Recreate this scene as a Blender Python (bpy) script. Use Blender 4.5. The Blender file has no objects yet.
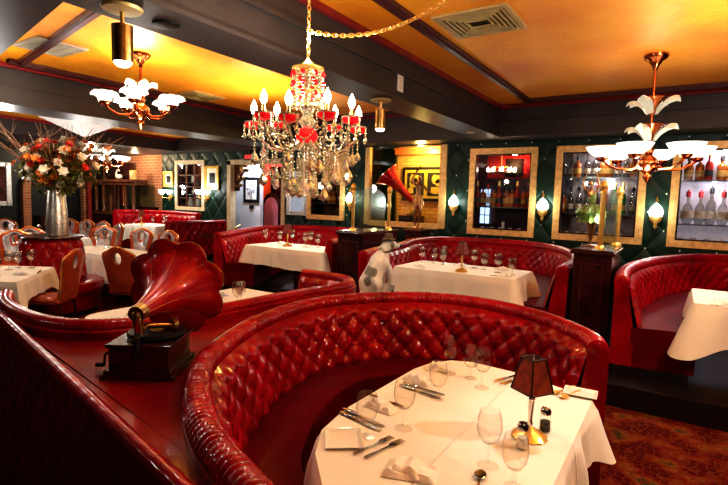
import bpy, math, random
from mathutils import Vector, Matrix
PI = math.pi; sin = math.sin; cos = math.cos
rnd = random.Random(7)
col = bpy.context.scene.collection
V = Vector

# ------------------------------------------------------------------ materials
def nodes(m):
    m.use_nodes = True
    nt = m.node_tree
    return nt, nt.nodes['Principled BSDF']
def setin(b, **k):
    for n, v in k.items():
        key = n.replace('_', ' ')
        if key in b.inputs: b.inputs[key].default_value = v
def c4(c): return (c[0], c[1], c[2], 1)
def mat(name, c, rough=.5, metal=0, var=.12, scale=6, bump=0, bscale=40, emis=None, estr=0, coat=0, spec=None):
    """plain procedural material: noise-varied colour and optional noise bump"""
    m = bpy.data.materials.new(name); nt, b = nodes(m); N = nt.nodes; L = nt.links
    setin(b, Roughness=rough, Metallic=metal, Coat_Weight=coat, Coat_Roughness=.10)
    if 'leather' in name: b.inputs['Specular Tint'].default_value = (1,.35,.25,1)
    if spec is not None: setin(b, Specular_IOR_Level=spec)
    tc = N.new('ShaderNodeTexCoord')
    no = N.new('ShaderNodeTexNoise'); no.inputs['Scale'].default_value = scale; no.inputs['Detail'].default_value = 3
    cr = N.new('ShaderNodeValToRGB')
    cr.color_ramp.elements[0].position = .3; cr.color_ramp.elements[1].position = .7
    cr.color_ramp.elements[0].color = c4([x*(1-var) for x in c]); cr.color_ramp.elements[1].color = c4([min(1, x*(1+var)) for x in c])
    L.new(tc.outputs['Object'], no.inputs['Vector']); L.new(no.outputs['Fac'], cr.inputs['Fac']); L.new(cr.outputs['Color'], b.inputs['Base Color'])
    if bump:
        n2 = N.new('ShaderNodeTexNoise'); n2.inputs['Scale'].default_value = bscale; n2.inputs['Detail'].default_value = 4
        bp = N.new('ShaderNodeBump'); bp.inputs['Strength'].default_value = bump; bp.inputs['Distance'].default_value = .02
        L.new(tc.outputs['Object'], n2.inputs['Vector']); L.new(n2.outputs['Fac'], bp.inputs['Height']); L.new(bp.outputs['Normal'], b.inputs['Normal'])
    if emis: setin(b, Emission_Color=c4(emis), Emission_Strength=estr)
    return m
def glassmat(name, tint=(1,1,1), gloss=.10, rough=.02, edge=.55, emis=None, estr=0, dark=None):
    """thin clear glass: see-through facing on, reflective and a little darker at grazing angles"""
    m = bpy.data.materials.new(name); m.use_nodes = True; nt = m.node_tree; N = nt.nodes; L = nt.links
    N.remove(N['Principled BSDF']); out = N['Material Output']
    tr = N.new('ShaderNodeBsdfTransparent'); tr.inputs['Color'].default_value = c4(tint)
    gl = N.new('ShaderNodeBsdfGlossy'); gl.inputs['Roughness'].default_value = rough; gl.inputs['Color'].default_value = (1,1,1,1)
    lw = N.new('ShaderNodeLayerWeight'); lw.inputs['Blend'].default_value = .25
    mp = N.new('ShaderNodeMapRange'); mp.inputs['To Min'].default_value = gloss; mp.inputs['To Max'].default_value = edge
    mx = N.new('ShaderNodeMixShader')
    mp.inputs['From Min'].default_value = .50 if dark else 0; L.new(lw.outputs['Facing'], mp.inputs['Value']); L.new(mp.outputs['Result'], mx.inputs['Fac'])
    L.new(tr.outputs[0], mx.inputs[1]); L.new(gl.outputs[0], mx.inputs[2])
    if dark:
        l2 = N.new('ShaderNodeLayerWeight'); l2.inputs['Blend'].default_value = .18
        mc = N.new('ShaderNodeMix'); mc.data_type = 'RGBA'; mc.inputs['A'].default_value = c4(tint); mc.inputs['B'].default_value = c4([x*dark for x in tint])
        pw = mth(nt, 'POWER', l2.outputs['Facing'], 2.4); L.new(pw, mc.inputs['Factor']); L.new(mc.outputs['Result'], tr.inputs['Color'])
    last = mx
    if emis:
        em = N.new('ShaderNodeEmission'); em.inputs['Color'].default_value = c4(emis); em.inputs['Strength'].default_value = estr
        ad = N.new('ShaderNodeAddShader'); L.new(mx.outputs[0], ad.inputs[0]); L.new(em.outputs[0], ad.inputs[1]); last = ad
    L.new(last.outputs[0], out.inputs['Surface'])
    return m
def mth(nt, op, a, b=None):
    n = nt.nodes.new('ShaderNodeMath'); n.operation = op
    for i, x in enumerate((a, b)):
        if x is None: continue
        if isinstance(x, (int, float)): n.inputs[i].default_value = x
        else: nt.links.new(x, n.inputs[i])
    return n.outputs[0]

M = {}
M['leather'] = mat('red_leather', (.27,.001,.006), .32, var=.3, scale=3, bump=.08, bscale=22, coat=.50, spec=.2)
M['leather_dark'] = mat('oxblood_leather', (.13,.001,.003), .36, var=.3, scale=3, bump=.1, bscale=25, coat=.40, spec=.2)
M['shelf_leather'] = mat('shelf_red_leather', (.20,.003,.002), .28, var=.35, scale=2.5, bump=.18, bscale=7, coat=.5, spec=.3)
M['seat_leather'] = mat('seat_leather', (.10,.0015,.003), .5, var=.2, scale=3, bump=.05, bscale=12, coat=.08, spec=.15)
M['black'] = mat('black_paint', (.012,.010,.010), .45)
M['beam'] = mat('dark_brown_beam', (.060,.050,.048), .42, var=.15, scale=2, bump=.05, bscale=5)
M['trim'] = mat('maroon_trim', (.085,.022,.022), .35, var=.2)
M['red_mould'] = mat('red_moulding', (.24,.02,.02), .35, var=.2)
M['darkwood'] = mat('dark_mahogany', (.045,.012,.010), .25, var=.3, scale=5, coat=.4)
M['midwood'] = mat('brown_wood', (.16,.06,.025), .35, var=.35, scale=9, coat=.2)
M['goldwood'] = mat('gold_frame_wood', (.86,.55,.20), .38, var=.22, scale=14, metal=.25)
M['goldleaf'] = mat('gold_frame', (.85,.55,.12), .3, var=.2, scale=20, metal=.6)
M['brass'] = mat('brass', (.90,.60,.17), .28, .75, var=.15, scale=12)
M['oldbrass'] = mat('aged_brass', (.42,.27,.09), .3, 1, var=.3, scale=15)
M['copper'] = mat('copper', (.62,.22,.07), .22, 1, var=.25, scale=14)
M['bronze'] = mat('bronze', (.36,.20,.08), .3, .75, var=.4, scale=10)
M['patina'] = mat('green_patina', (.22,.30,.10), .4, .4, var=.5, scale=25)
M['silver'] = mat('silver', (.75,.73,.68), .16, 1, var=.1)
M['chrome'] = mat('steel_cutlery', (.50,.47,.42), .14, 1, var=.1)
M['cloth'] = mat('white_tablecloth', (.80,.76,.67), .85, var=.04, scale=3, bump=.15, bscale=18)
M['napkin'] = mat('white_napkin', (.84,.80,.72), .85, var=.04, bump=.2, bscale=40)
M['china'] = mat('white_china', (.80,.78,.70), .15, var=.02, coat=.4)
M['white_wall'] = mat('white_plaster', (.72,.68,.64), .7, var=.05, bump=.05)
M['cream'] = mat('cream_trim', (.75,.62,.38), .45, var=.1)
M['mirror'] = mat('mirror_glass', (.75,.76,.78), .06, 1, var=.1, scale=3)
M['silverframe'] = mat('silver_frame', (.62,.62,.62), .3, .8, var=.3, scale=40, bump=.4, bscale=50)
M['paper'] = mat('print_paper', (.75,.70,.58), .7, var=.1)
M['ink'] = mat('dark_ink', (.03,.03,.03), .6)
M['ink_gold'] = mat('ochre_ink', (.55,.35,.05), .6)
M['terracotta'] = mat('terracotta_leather', (.42,.085,.022), .32, var=.25, scale=5, coat=.35)
M['pearl'] = mat('pearl_grey', (.50,.46,.45), .22, .3, var=.45, scale=9, coat=.5)  # on the chair insets this colour stands in for white glare
M['red_enamel'] = mat('red_horn_enamel', (.45,.006,.008), .2, .2, var=.25, scale=5, coat=.8)
M['maroon_enamel'] = mat('maroon_horn_enamel', (.42,.004,.005), .34, .1, var=.35, scale=4, coat=.30, spec=.3)
M['goldline'] = mat('gold_pinstripe', (.38,.12,.02), .4, .5)
M['felt'] = mat('dark_turntable_felt', (.02,.018,.012), .8)
M['yellow'] = mat('yellow_label', (.65,.5,.04), .5)
M['dogwhite'] = mat('white_dog_paint', (.72,.70,.62), .35, var=.15, scale=8, bump=.2, bscale=30)
M['doggrey'] = mat('grey_dog_patch', (.20,.20,.15), .4, var=.3, scale=20)
M['hat'] = mat('brown_felt', (.16,.12,.06), .8, var=.2)
M['leaf'] = mat('leaf_green', (.20,.20,.03), .5, var=.5, scale=20)
M['leafrust'] = mat('rust_leaf', (.45,.12,.03), .5, var=.4, scale=20)
M['petalw'] = mat('white_petal', (.88,.80,.62), .5, var=.1)
M['petalr'] = mat('red_petal', (.65,.05,.02), .5, var=.2)
M['petalo'] = mat('orange_petal', (.80,.30,.04), .5, var=.2)
M['twig'] = mat('brown_twig', (.42,.27,.17), .7, var=.3)
M['candle'] = mat('ivory_candle', (.85,.80,.68), .4)
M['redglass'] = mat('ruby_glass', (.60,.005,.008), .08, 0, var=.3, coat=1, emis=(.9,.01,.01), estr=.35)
M['crystal'] = mat('crystal', (.70,.58,.40), .07, .75, var=.7, scale=90, emis=(1,.66,.30), estr=.07)  # uneven tone and slight emission imitate lamplight sparkling in the crystals
M['crystal_lit'] = glassmat('crystal_lit', (.96,.93,.86), .30, .03, .9, emis=(1,.8,.5), estr=.05)  # faint emission added for strands that catch the bulbs
M['bulb'] = mat('lit_bulb', (1,.9,.7), .5, emis=(1,.82,.52), estr=28)
M['shade_glass'] = mat('lit_glass_bowl', (.80,.72,.58), .3, emis=(1,.84,.60), estr=1.0, bump=.3, bscale=40)
M['petal_glass'] = mat('frosted_petal_glass', (.62,.62,.46), .25, emis=(1,.90,.62), estr=.16, coat=.5)
M['sconce_glass'] = mat('lit_sconce_glass', (1,.95,.85), .3, emis=(1,.93,.72), estr=9)
M['canlight'] = mat('lit_can_lens', (1,.95,.8), .4, emis=(1,.88,.6), estr=14)
M['glass'] = glassmat('clear_glass', (.985,.98,.965), .035, .02, .70, dark=.12)
M['pane'] = glassmat('window_pane', (.97,.97,.97), .03, .02, .25)
M['etched'] = glassmat('etched_glass', (.78,.86,.72), .12, .15, .4)
M['greenglass'] = glassmat('dark_green_glass', (.25,.40,.18), .10, .05, .4)
M['mica'] = mat('amber_mica', (.20,.035,.012), .35, var=.6, scale=25, coat=.4, emis=(.6,.12,.03), estr=.06)
M['salt'] = mat('salt_grain', (.8,.8,.76), .6, var=.2, scale=90)
M['pepper'] = mat('pepper_grain', (.05,.045,.04), .7, var=.5, scale=90)
M['greycement'] = mat('grey_metal_grille', (.42,.38,.30), .4, .3, var=.15)
M['ventgold'] = mat('gold_painted_vent', (.55,.42,.17), .45, .3, var=.15)
M['plasticw'] = mat('white_plastic', (.75,.72,.65), .35)
M['redwall'] = mat('red_paint', (.22,.015,.01), .5, var=.1)
M['orange'] = mat('orange_panel', (.75,.12,.02), .5, var=.2, scale=5)
M['pinkm'] = mat('pink_upholstery', (.55,.23,.26), .4, var=.1)
M['exitred'] = mat('exit_red', (.8,.03,.02), .4, emis=(1,.05,.03), estr=2)
M['barback'] = mat('bar_back_purple', (.055,.022,.030), .4, var=.4, scale=4)
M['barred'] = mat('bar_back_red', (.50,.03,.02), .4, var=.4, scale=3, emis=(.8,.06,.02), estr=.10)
M['barshine'] = mat('bar_mirror_back', (.42,.38,.40), .25, .6, var=.5, scale=7)
M['shelf'] = mat('glass_shelf_edge', (.22,.28,.28), .1, .3, var=.1, coat=.5)
M['lattice'] = mat('daylight_lattice_pane', (.8,.85,.9), .4, emis=(.85,.92,1), estr=.9)
def gold_ceiling():
    m = bpy.data.materials.new('gold_leaf_ceiling'); nt, b = nodes(m); N = nt.nodes; L = nt.links
    tc = N.new('ShaderNodeTexCoord')
    n1 = N.new('ShaderNodeTexNoise'); n1.inputs['Scale'].default_value = 1.3; n1.inputs['Detail'].default_value = 6; n1.inputs['Roughness'].default_value = .6
    cr = N.new('ShaderNodeValToRGB'); e = cr.color_ramp.elements
    e[0].position = .30; e[0].color = (.84,.29,.001,1); e[1].position = .72; e[1].color = (1,.50,.006,1)
    n2 = N.new('ShaderNodeTexNoise'); n2.inputs['Scale'].default_value = 26; n2.inputs['Detail'].default_value = 6
    bp = N.new('ShaderNodeBump'); bp.inputs['Strength'].default_value = .45; bp.inputs['Distance'].default_value = .02
    L.new(tc.outputs['Object'], n1.inputs['Vector']); L.new(tc.outputs['Object'], n2.inputs['Vector'])
    L.new(n1.outputs['Fac'], cr.inputs['Fac']); L.new(cr.outputs['Color'], b.inputs['Base Color'])
    L.new(n2.outputs['Fac'], bp.inputs['Height']); L.new(bp.outputs['Normal'], b.inputs['Normal'])
    setin(b, Roughness=.42, Metallic=.12)
    return m
M['ceil'] = gold_ceiling()
def green_wall():
    m = bpy.data.materials.new('green_tufted_wall'); nt, b = nodes(m); N = nt.nodes; L = nt.links
    tc = N.new('ShaderNodeTexCoord'); sp = N.new('ShaderNodeSeparateXYZ'); L.new(tc.outputs['Object'], sp.inputs[0])
    x = mth(nt, 'ADD', sp.outputs['X'], sp.outputs['Y'])
    x = mth(nt, 'DIVIDE', mth(nt, 'ADD', x, 3.57 - 8.69 + 45), .45)
    z = mth(nt, 'DIVIDE', mth(nt, 'ADD', sp.outputs['Z'], -1.66 + 56), .56)
    a = mth(nt, 'ADD', x, z); c = mth(nt, 'SUBTRACT', x, z)
    def cell(v):   # distance to nearest integer, 0..0.5
        f = mth(nt, 'FRACT', mth(nt, 'ADD', v, 200.0))
        return mth(nt, 'SUBTRACT', .5, mth(nt, 'ABSOLUTE', mth(nt, 'SUBTRACT', f, .5)))
    # integers of (x+z)/1 and (x-z)/1 cross at studs: halve so that diamonds have full diagonals .45 and .56
    da = cell(a); dc = cell(c)
    prod = mth(nt, 'MULTIPLY', mth(nt, 'MINIMUM', mth(nt, 'MULTIPLY', da, 4.0), 1.0), mth(nt, 'MINIMUM', mth(nt, 'MULTIPLY', dc, 4.0), 1.0))
    h = mth(nt, 'POWER', prod, .5)
    bp = N.new('ShaderNodeBump'); bp.inputs['Strength'].default_value = .8; bp.inputs['Distance'].default_value = .02
    L.new(h, bp.inputs['Height']); L.new(bp.outputs['Normal'], b.inputs['Normal'])
    stud = mth(nt, 'LESS_THAN', mth(nt, 'ADD', mth(nt, 'POWER', da, 2.0), mth(nt, 'POWER', dc, 2.0)), .0011)
    line = mth(nt, 'LESS_THAN', mth(nt, 'MINIMUM', da, dc), .014)
    mx = N.new('ShaderNodeMix'); mx.data_type = 'RGBA'
    mx.inputs['A'].default_value = (.004,.030,.015,1); mx.inputs['B'].default_value = (.012,.055,.03,1)
    L.new(line, mx.inputs['Factor'])
    m2 = N.new('ShaderNodeMix'); m2.data_type = 'RGBA'; m2.inputs['B'].default_value = (.9,.9,.8,1)
    L.new(mx.outputs['Result'], m2.inputs['A']); L.new(stud, m2.inputs['Factor'])
    L.new(m2.outputs['Result'], b.inputs['Base Color'])
    setin(b, Roughness=.42)
    return m
M['green'] = green_wall()
def brick(name, c1, c2, mortar, sc=1.0):
    m = bpy.data.materials.new(name); nt, b = nodes(m); N = nt.nodes; L = nt.links
    tc = N.new('ShaderNodeTexCoord'); sp = N.new('ShaderNodeSeparateXYZ'); L.new(tc.outputs['Object'], sp.inputs[0])
    cb = N.new('ShaderNodeCombineXYZ'); L.new(mth(nt, 'ADD', sp.outputs['X'], sp.outputs['Y']), cb.inputs['X']); L.new(sp.outputs['Z'], cb.inputs['Y'])
    br = N.new('ShaderNodeTexBrick'); L.new(cb.outputs[0], br.inputs['Vector'])
    br.inputs['Color1'].default_value = c4(c1); br.inputs['Color2'].default_value = c4(c2); br.inputs['Mortar'].default_value = c4(mortar)
    br.inputs['Scale'].default_value = sc; br.inputs['Brick Width'].default_value = .24; br.inputs['Row Height'].default_value = .08; br.inputs['Mortar Size'].default_value = .008
    L.new(br.outputs['Color'], b.inputs['Base Color'])
    bp = N.new('ShaderNodeBump'); bp.inputs['Strength'].default_value = .6; bp.invert = True
    L.new(br.outputs['Fac'], bp.inputs['Height']); L.new(bp.outputs['Normal'], b.inputs['Normal'])
    setin(b, Roughness=.8)
    return m
M['brick'] = brick('red_brick', (.50,.19,.08), (.36,.15,.09), (.55,.38,.2))
M['ybrick'] = brick('yellow_lit_brick', (.80,.48,.10), (.72,.38,.07), (.50,.27,.05))  # yellow lamplight mixed into the brick colours
M['cloth_creased'] = mat('pressed_white_tablecloth', (.80,.76,.67), .85, var=.04, scale=3, bump=.12, bscale=14)
def crease(m):
    nt = m.node_tree; b = nt.nodes['Principled BSDF']; old = b.inputs['Normal'].links[0].from_socket
    tc = nt.nodes.new('ShaderNodeTexCoord'); sp = nt.nodes.new('ShaderNodeSeparateXYZ'); nt.links.new(tc.outputs['Object'], sp.inputs[0])
    hs = []
    for ax, at_ in (('X', .16), ('Y', .06), ('X', -.36)):
        d = mth(nt, 'ABSOLUTE', mth(nt, 'SUBTRACT', sp.outputs[ax], at_)); hs.append(mth(nt, 'MAXIMUM', mth(nt, 'SUBTRACT', 1.0, mth(nt, 'MULTIPLY', d, 160.0)), 0.0))
    h = mth(nt, 'ADD', mth(nt, 'ADD', hs[0], hs[1]), hs[2]); bp = nt.nodes.new('ShaderNodeBump'); bp.inputs['Strength'].default_value = .8; bp.inputs['Distance'].default_value = .004
    nt.links.new(h, bp.inputs['Height']); nt.links.new(old, bp.inputs['Normal']); nt.links.new(bp.outputs['Normal'], b.inputs['Normal'])
crease(M['cloth_creased'])
def patched(m, c, thr=.56, scale=5):
    nt = m.node_tree; b = nt.nodes['Principled BSDF']; src = b.inputs['Base Color'].links[0].from_socket
    tc = nt.nodes.new('ShaderNodeTexCoord'); n = nt.nodes.new('ShaderNodeTexNoise'); n.inputs['Scale'].default_value = scale; n.inputs['Detail'].default_value = 1
    nt.links.new(tc.outputs['Object'], n.inputs['Vector']); g = nt.nodes.new('ShaderNodeMapRange'); g.inputs['From Min'].default_value = thr; g.inputs['From Max'].default_value = thr+.05
    nt.links.new(n.outputs['Fac'], g.inputs['Value']); mx = nt.nodes.new('ShaderNodeMix'); mx.data_type = 'RGBA'; mx.inputs['B'].default_value = c4(c)
    nt.links.new(src, mx.inputs['A']); nt.links.new(g.outputs[0], mx.inputs['Factor']); nt.links.new(mx.outputs['Result'], b.inputs['Base Color'])
patched(M['dogwhite'], (.20,.20,.14), .57, 6.5)
def carpet():
    m = bpy.data.materials.new('patterned_carpet'); nt, b = nodes(m); N = nt.nodes; L = nt.links
    tc = N.new('ShaderNodeTexCoord')
    wn = N.new('ShaderNodeTexNoise'); wn.inputs['Scale'].default_value = 5
    mp = N.new('ShaderNodeVectorMath'); mp.operation = 'MULTIPLY_ADD'; mp.inputs[1].default_value = (.06,.06,.06)
    L.new(tc.outputs['Object'], wn.inputs['Vector']); L.new(wn.outputs['Color'], mp.inputs[0]); L.new(tc.outputs['Object'], mp.inputs[2])
    vo = N.new('ShaderNodeTexVoronoi'); vo.feature = 'DISTANCE_TO_EDGE'; vo.inputs['Scale'].default_value = 19; vo.inputs['Randomness'].default_value = .55
    L.new(mp.outputs[0], vo.inputs['Vector'])
    line = N.new('ShaderNodeMapRange'); line.inputs['From Min'].default_value = .04; line.inputs['From Max'].default_value = .10; line.inputs['To Min'].default_value = 1; line.inputs['To Max'].default_value = 0
    L.new(vo.outputs['Distance'], line.inputs['Value'])
    n1 = N.new('ShaderNodeTexNoise'); n1.inputs['Scale'].default_value = 4.5; n1.inputs['Detail'].default_value = 3
    L.new(tc.outputs['Object'], n1.inputs['Vector'])
    cr = N.new('ShaderNodeValToRGB'); e = cr.color_ramp.elements
    e[0].position = .44; e[0].color = (.06,.003,.003,1); e[1].position = .52; e[1].color = (.12,.010,.004,1)
    x = cr.color_ramp.elements.new(.60); x.color = (.17,.065,.010,1)
    x = cr.color_ramp.elements.new(.68); x.color = (.025,.04,.010,1)
    L.new(n1.outputs['Fac'], cr.inputs['Fac'])
    mx = N.new('ShaderNodeMix'); mx.data_type = 'RGBA'; mx.inputs['B'].default_value = (.12,.028,.006,1)
    L.new(line.outputs[0], mx.inputs['Factor']); L.new(cr.outputs['Color'], mx.inputs['A'])
    L.new(mx.outputs['Result'], b.inputs['Base Color'])
    setin(b, Roughness=.95, Specular_IOR_Level=.1)
    return m
M['carpet'] = carpet()
def hammered():
    m = mat('hammered_silver', (.78,.72,.62), .3, .9, var=.1)
    nt = m.node_tree; vo = nt.nodes.new('ShaderNodeTexVoronoi'); vo.inputs['Scale'].default_value = 32
    bp = nt.nodes.new('ShaderNodeBump'); bp.inputs['Strength'].default_value = .35; bp.inputs['Distance'].default_value = .006
    tc = nt.nodes.new('ShaderNodeTexCoord'); nt.links.new(tc.outputs['Object'], vo.inputs['Vector'])
    nt.links.new(vo.outputs['Distance'], bp.inputs['Height']); nt.links.new(bp.outputs['Normal'], nt.nodes['Principled BSDF'].inputs['Normal'])
    return m
M['hammered'] = hammered()

# ------------------------------------------------------------------ mesh builder
class MB:
    def __init__(s): s.v = []; s.f = []; s.X = Matrix.Identity(4)
    def at(s, loc=(0,0,0), rz=0, rx=0, ry=0, sc=1):
        s.X = Matrix.Translation(loc) @ Matrix.Rotation(rz, 4, 'Z') @ Matrix.Rotation(ry, 4, 'Y') @ Matrix.Rotation(rx, 4, 'X') @ Matrix.Scale(sc, 4); return s
    def add(s, vs, fs):
        n = len(s.v); s.v += [tuple(s.X @ V(p)) for p in vs]; s.f += [tuple(i + n for i in f) for f in fs]; return s
    def box(s, c, d):
        x, y, z = c; a, b, h = d[0]/2, d[1]/2, d[2]/2
        vs = [(x+i*a, y+j*b, z+k*h) for i in (-1,1) for j in (-1,1) for k in (-1,1)]
        return s.add(vs, [(0,1,3,2),(4,6,7,5),(0,4,5,1),(2,3,7,6),(0,2,6,4),(1,5,7,3)])
    def bx(s, x0, x1, y0, y1, z0, z1): return s.box(((x0+x1)/2,(y0+y1)/2,(z0+z1)/2),(x1-x0,y1-y0,z1-z0))
    def lathe(s, prof, n=20, loc=(0,0,0), sx=1, sy=1, flute=0, amp=0, axis=None):
        """prof [(r,z)...]; flute: scalloped radius"""
        vs = []; fs = []
        Q = Matrix.Identity(3)
        if axis is not None: Q = V((0,0,1)).rotation_difference(V(axis)).to_matrix()
        for (r, z) in prof:
            for i in range(n):
                a = 2*PI*i/n; k = 1 + (amp*abs(sin(flute*a/2)) - amp*.5 if flute else 0)
                p = Q @ V((r*k*cos(a)*sx, r*k*sin(a)*sy, z)); vs.append((p[0]+loc[0], p[1]+loc[1], p[2]+loc[2]))
        for j in range(len(prof)-1):
            for i in range(n):
                a = j*n+i; b = j*n+(i+1) % n; fs.append((a, b, b+n, a+n))
        if prof[0][0] > 1e-5: fs.append(tuple(range(n))[::-1])
        if prof[-1][0] > 1e-5: fs.append(tuple((len(prof)-1)*n+i for i in range(n)))
        return s.add(vs, fs)
    def tube(s, pts, r, n=8, closed=False, caps=True):
        pts = [V(p) for p in pts]; m = len(pts)
        rs = r if isinstance(r, (list, tuple)) else [r]*m
        vs = []; fs = []; up = None
        for i, p in enumerate(pts):
            t = (pts[(i+1) % m] - pts[i-1]) if closed else (pts[min(i+1, m-1)] - pts[max(i-1, 0)])
            t = t.normalized() if t.length > 1e-9 else V((0,0,1))
            if up is None:
                up = V((0,0,1)) if abs(t.z) < .9 else V((1,0,0))
            a = (up - t*up.dot(t)); a = a.normalized() if a.length > 1e-6 else t.orthogonal().normalized(); up = a; b = t.cross(a)
            for k in range(n):
                w = 2*PI*k/n; q = p + a*(rs[i]*cos(w)) + b*(rs[i]*sin(w)); vs.append(tuple(q))
        mm = m if closed else m-1
        for i in range(mm):
            for k in range(n):
                a = i*n+k; b = i*n+(k+1) % n; c = ((i+1) % m)*n+(k+1) % n; d = ((i+1) % m)*n+k; fs.append((a, b, c, d))
        if caps and not closed: fs.append(tuple(range(n))[::-1]); fs.append(tuple((m-1)*n+k for k in range(n)))
        return s.add(vs, fs)
    def grid(s, fn, nu, nv, closed_u=False):
        vs = [tuple(fn(i/nu, j/nv)) for j in range(nv+1) for i in range(nu+(0 if closed_u else 1))]
        w = nu if closed_u else nu+1; fs = []
        for j in range(nv):
            for i in range(nu):
                a = j*w+i; b = j*w+(i+1) % w; fs.append((a, b, b+w, a+w))
        return s.add(vs, fs)
    def prism(s, poly, z0, z1):
        n = len(poly); vs = [(p[0], p[1], z0) for p in poly]+[(p[0], p[1], z1) for p in poly]
        return s.add(vs, [tuple(range(n))[::-1], tuple(range(n, 2*n))]+[(i, (i+1) % n, (i+1) % n+n, i+n) for i in range(n)])
    def ball(s, c, r, n=10, sz=1):
        return s.lathe([(max(1e-6, r*sin(PI*j/(n//2+2))), -r*sz*cos(PI*j/(n//2+2))) for j in range(n//2+3)], n, c)
    def build(s, name, m, parent=None, smooth=True, bevel=0):
        me = bpy.data.meshes.new(name); me.from_pydata(s.v, [], s.f); me.update()
        import bmesh
        b = bmesh.new(); b.from_mesh(me); bmesh.ops.recalc_face_normals(b, faces=b.faces)
        for e in b.edges:
            if len(e.link_faces) == 2 and e.calc_face_angle(0) > .7: e.smooth = False
        b.to_mesh(me); b.free()
        if smooth:
            for p in me.polygons: p.use_smooth = True
        for x in (m if isinstance(m, (list, tuple)) else [m]): me.materials.append(x)
        o = bpy.data.objects.new(name, me); col.objects.link(o)
        if parent: o.parent = parent
        if bevel:
            bm_ = o.modifiers.new('bevel', 'BEVEL'); bm_.width = bevel; bm_.segments = 2; bm_.limit_method = 'ANGLE'
        return o
def tag(o, label=None, cat=None, group=None, kind=None):
    if label: o['label'] = label
    if cat: o['category'] = cat
    if group: o['group'] = group
    if kind: o['kind'] = kind
    return o
def thing(name, label, cat, loc=(0,0,0), rz=0, group=None):
    o = bpy.data.objects.new(name, None); col.objects.link(o); o.empty_display_size = .1
    o.location = loc; o.rotation_euler = (0,0,rz)
    return tag(o, label, cat, group)
def struct(name, mb, m, parent=None, label=None, cat=None):
    o = mb.build(name, m, parent, smooth=False)
    if parent is None:
        o['kind'] = 'structure'; o['label'] = label or name.replace('_', ' '); o['category'] = cat or name.split('_')[0]
    return o
KIDS = {}
def dup(root, loc, rz=None, label=None, group=None, sc=None):
    def cp(o, par):
        c = o.copy(); col.objects.link(c)
        if par: c.parent = par
        for k in list(o.children): cp(k, c)
        return c
    r = cp(root, None); r.location = loc
    if rz is not None: r.rotation_euler = (0,0,rz)
    if sc: r.scale = (sc, sc, sc)
    if label: r['label'] = label
    if group: r['group'] = group
    return r
def light(name, loc, power, c=(1,.80,.55), r=.05, kind='POINT', rot=None, size=None, angle=None, blend=.6):
    l = bpy.data.lights.new(name, kind); l.energy = power; l.color = c
    if kind == 'AREA': l.shape = 'DISK'; l.size = size or 1
    else: l.shadow_soft_size = r
    if kind == 'SPOT': l.spot_size = angle or 1.2; l.spot_blend = blend
    o = bpy.data.objects.new(name, l); col.objects.link(o); o.location = loc
    if rot is not None: o.rotation_euler = rot
    return o
def catmull(pts, ds):
    P = [V((p[0], p[1], 0)) for p in pts]; P = [P[0]*2-P[1]]+P+[P[-1]*2-P[-2]]
    dense = []
    for i in range(1, len(P)-2):
        for k in range(24):
            t = k/24; a, b, c, d = P[i-1:i+3]
            dense.append(.5*((2*b)+(c-a)*t+(2*a-5*b+4*c-d)*t*t+(3*b-a-3*c+d)*t**3))
    dense.append(P[-2])
    for _ in range(40):   # smooth
        dense = [dense[0]]+[(dense[i-1]+dense[i]*2+dense[i+1])/4 for i in range(1, len(dense)-1)]+[dense[-1]]
    L = [0]
    for i in range(1, len(dense)): L.append(L[-1]+(dense[i]-dense[i-1]).length)
    n = max(4, int(L[-1]/ds)); out = []; j = 0
    for i in range(n+1):
        t = L[-1]*i/n
        while j < len(L)-2 and L[j+1] < t: j += 1
        k = (t-L[j])/max(1e-9, L[j+1]-L[j]); out.append(dense[j].lerp(dense[j+1], k))
    return out, L[-1]
def normals(P, inside):
    n = len(P); c = V((inside[0], inside[1], 0)); out = []
    for i in range(n):
        t = (P[min(i+1, n-1)]-P[max(i-1, 0)]).normalized(); out.append(V((-t.y, t.x, 0)))
    s = sum((c-P[i]).dot(out[i]) for i in range(n))
    return out if s > 0 else [-x for x in out]
def sweep(P, Nn, prof, closed=True):
    """prof: [(inward offset, z)] swept along P"""
    mb = MB(); m = len(prof); n = len(P)
    vs = [(P[i].x+Nn[i].x*d, P[i].y+Nn[i].y*d, z) for i in range(n) for d, z in prof]; fs = []
    for i in range(n-1):
        for k in range(m if closed else m-1):
            a = i*m+k; b = i*m+(k+1) % m; fs.append((a, b, b+m, a+m))
    if closed: fs += [tuple(range(m)), tuple((n-1)*m+k for k in range(m))[::-1]]
    return mb.add(vs, fs)
def tuft(a, b):
    """diamond tufting height 0..1, creases where a or b is an integer, buttons where both are"""
    p = abs(sin(PI*a)); q = abs(sin(PI*b))
    btn = 1-.55*math.exp(-(p*p+q*q)/.10)
    return (min(1, p*1.15)*min(1, q*1.15))**.42*.8*btn+.2*btn
def roll_mesh(P, rr, z, rib=.028, amp=.05, n=14):
    mb = MB(); m = len(P); pts = []; rs = []; s = 0
    for i, p in enumerate(P):
        if i: s += (p-P[i-1]).length
        k = 1-amp*(1-abs(sin(PI*s/rib))**.6)
        if i == 0 or i == m-1: k *= .8
        pts.append((p.x, p.y, z)); rs.append(rr*k)
    return mb.tube(pts, rs, n)

# ------------------------------------------------------------------ camera
cd = bpy.data.cameras.new('camera'); cam = bpy.data.objects.new('camera', cd); col.objects.link(cam)
cd.sensor_width = 36; cd.lens = 490/728*36; cd.clip_start = .02
Rm = Matrix(((.83981,-.07195,.53809),(.54218,.06072,-.83807),(.02763,.99556,.09000)))
cam.matrix_world = Matrix.Translation((0,0,1.75)) @ Rm.to_4x4()
bpy.context.scene.camera = cam

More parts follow.
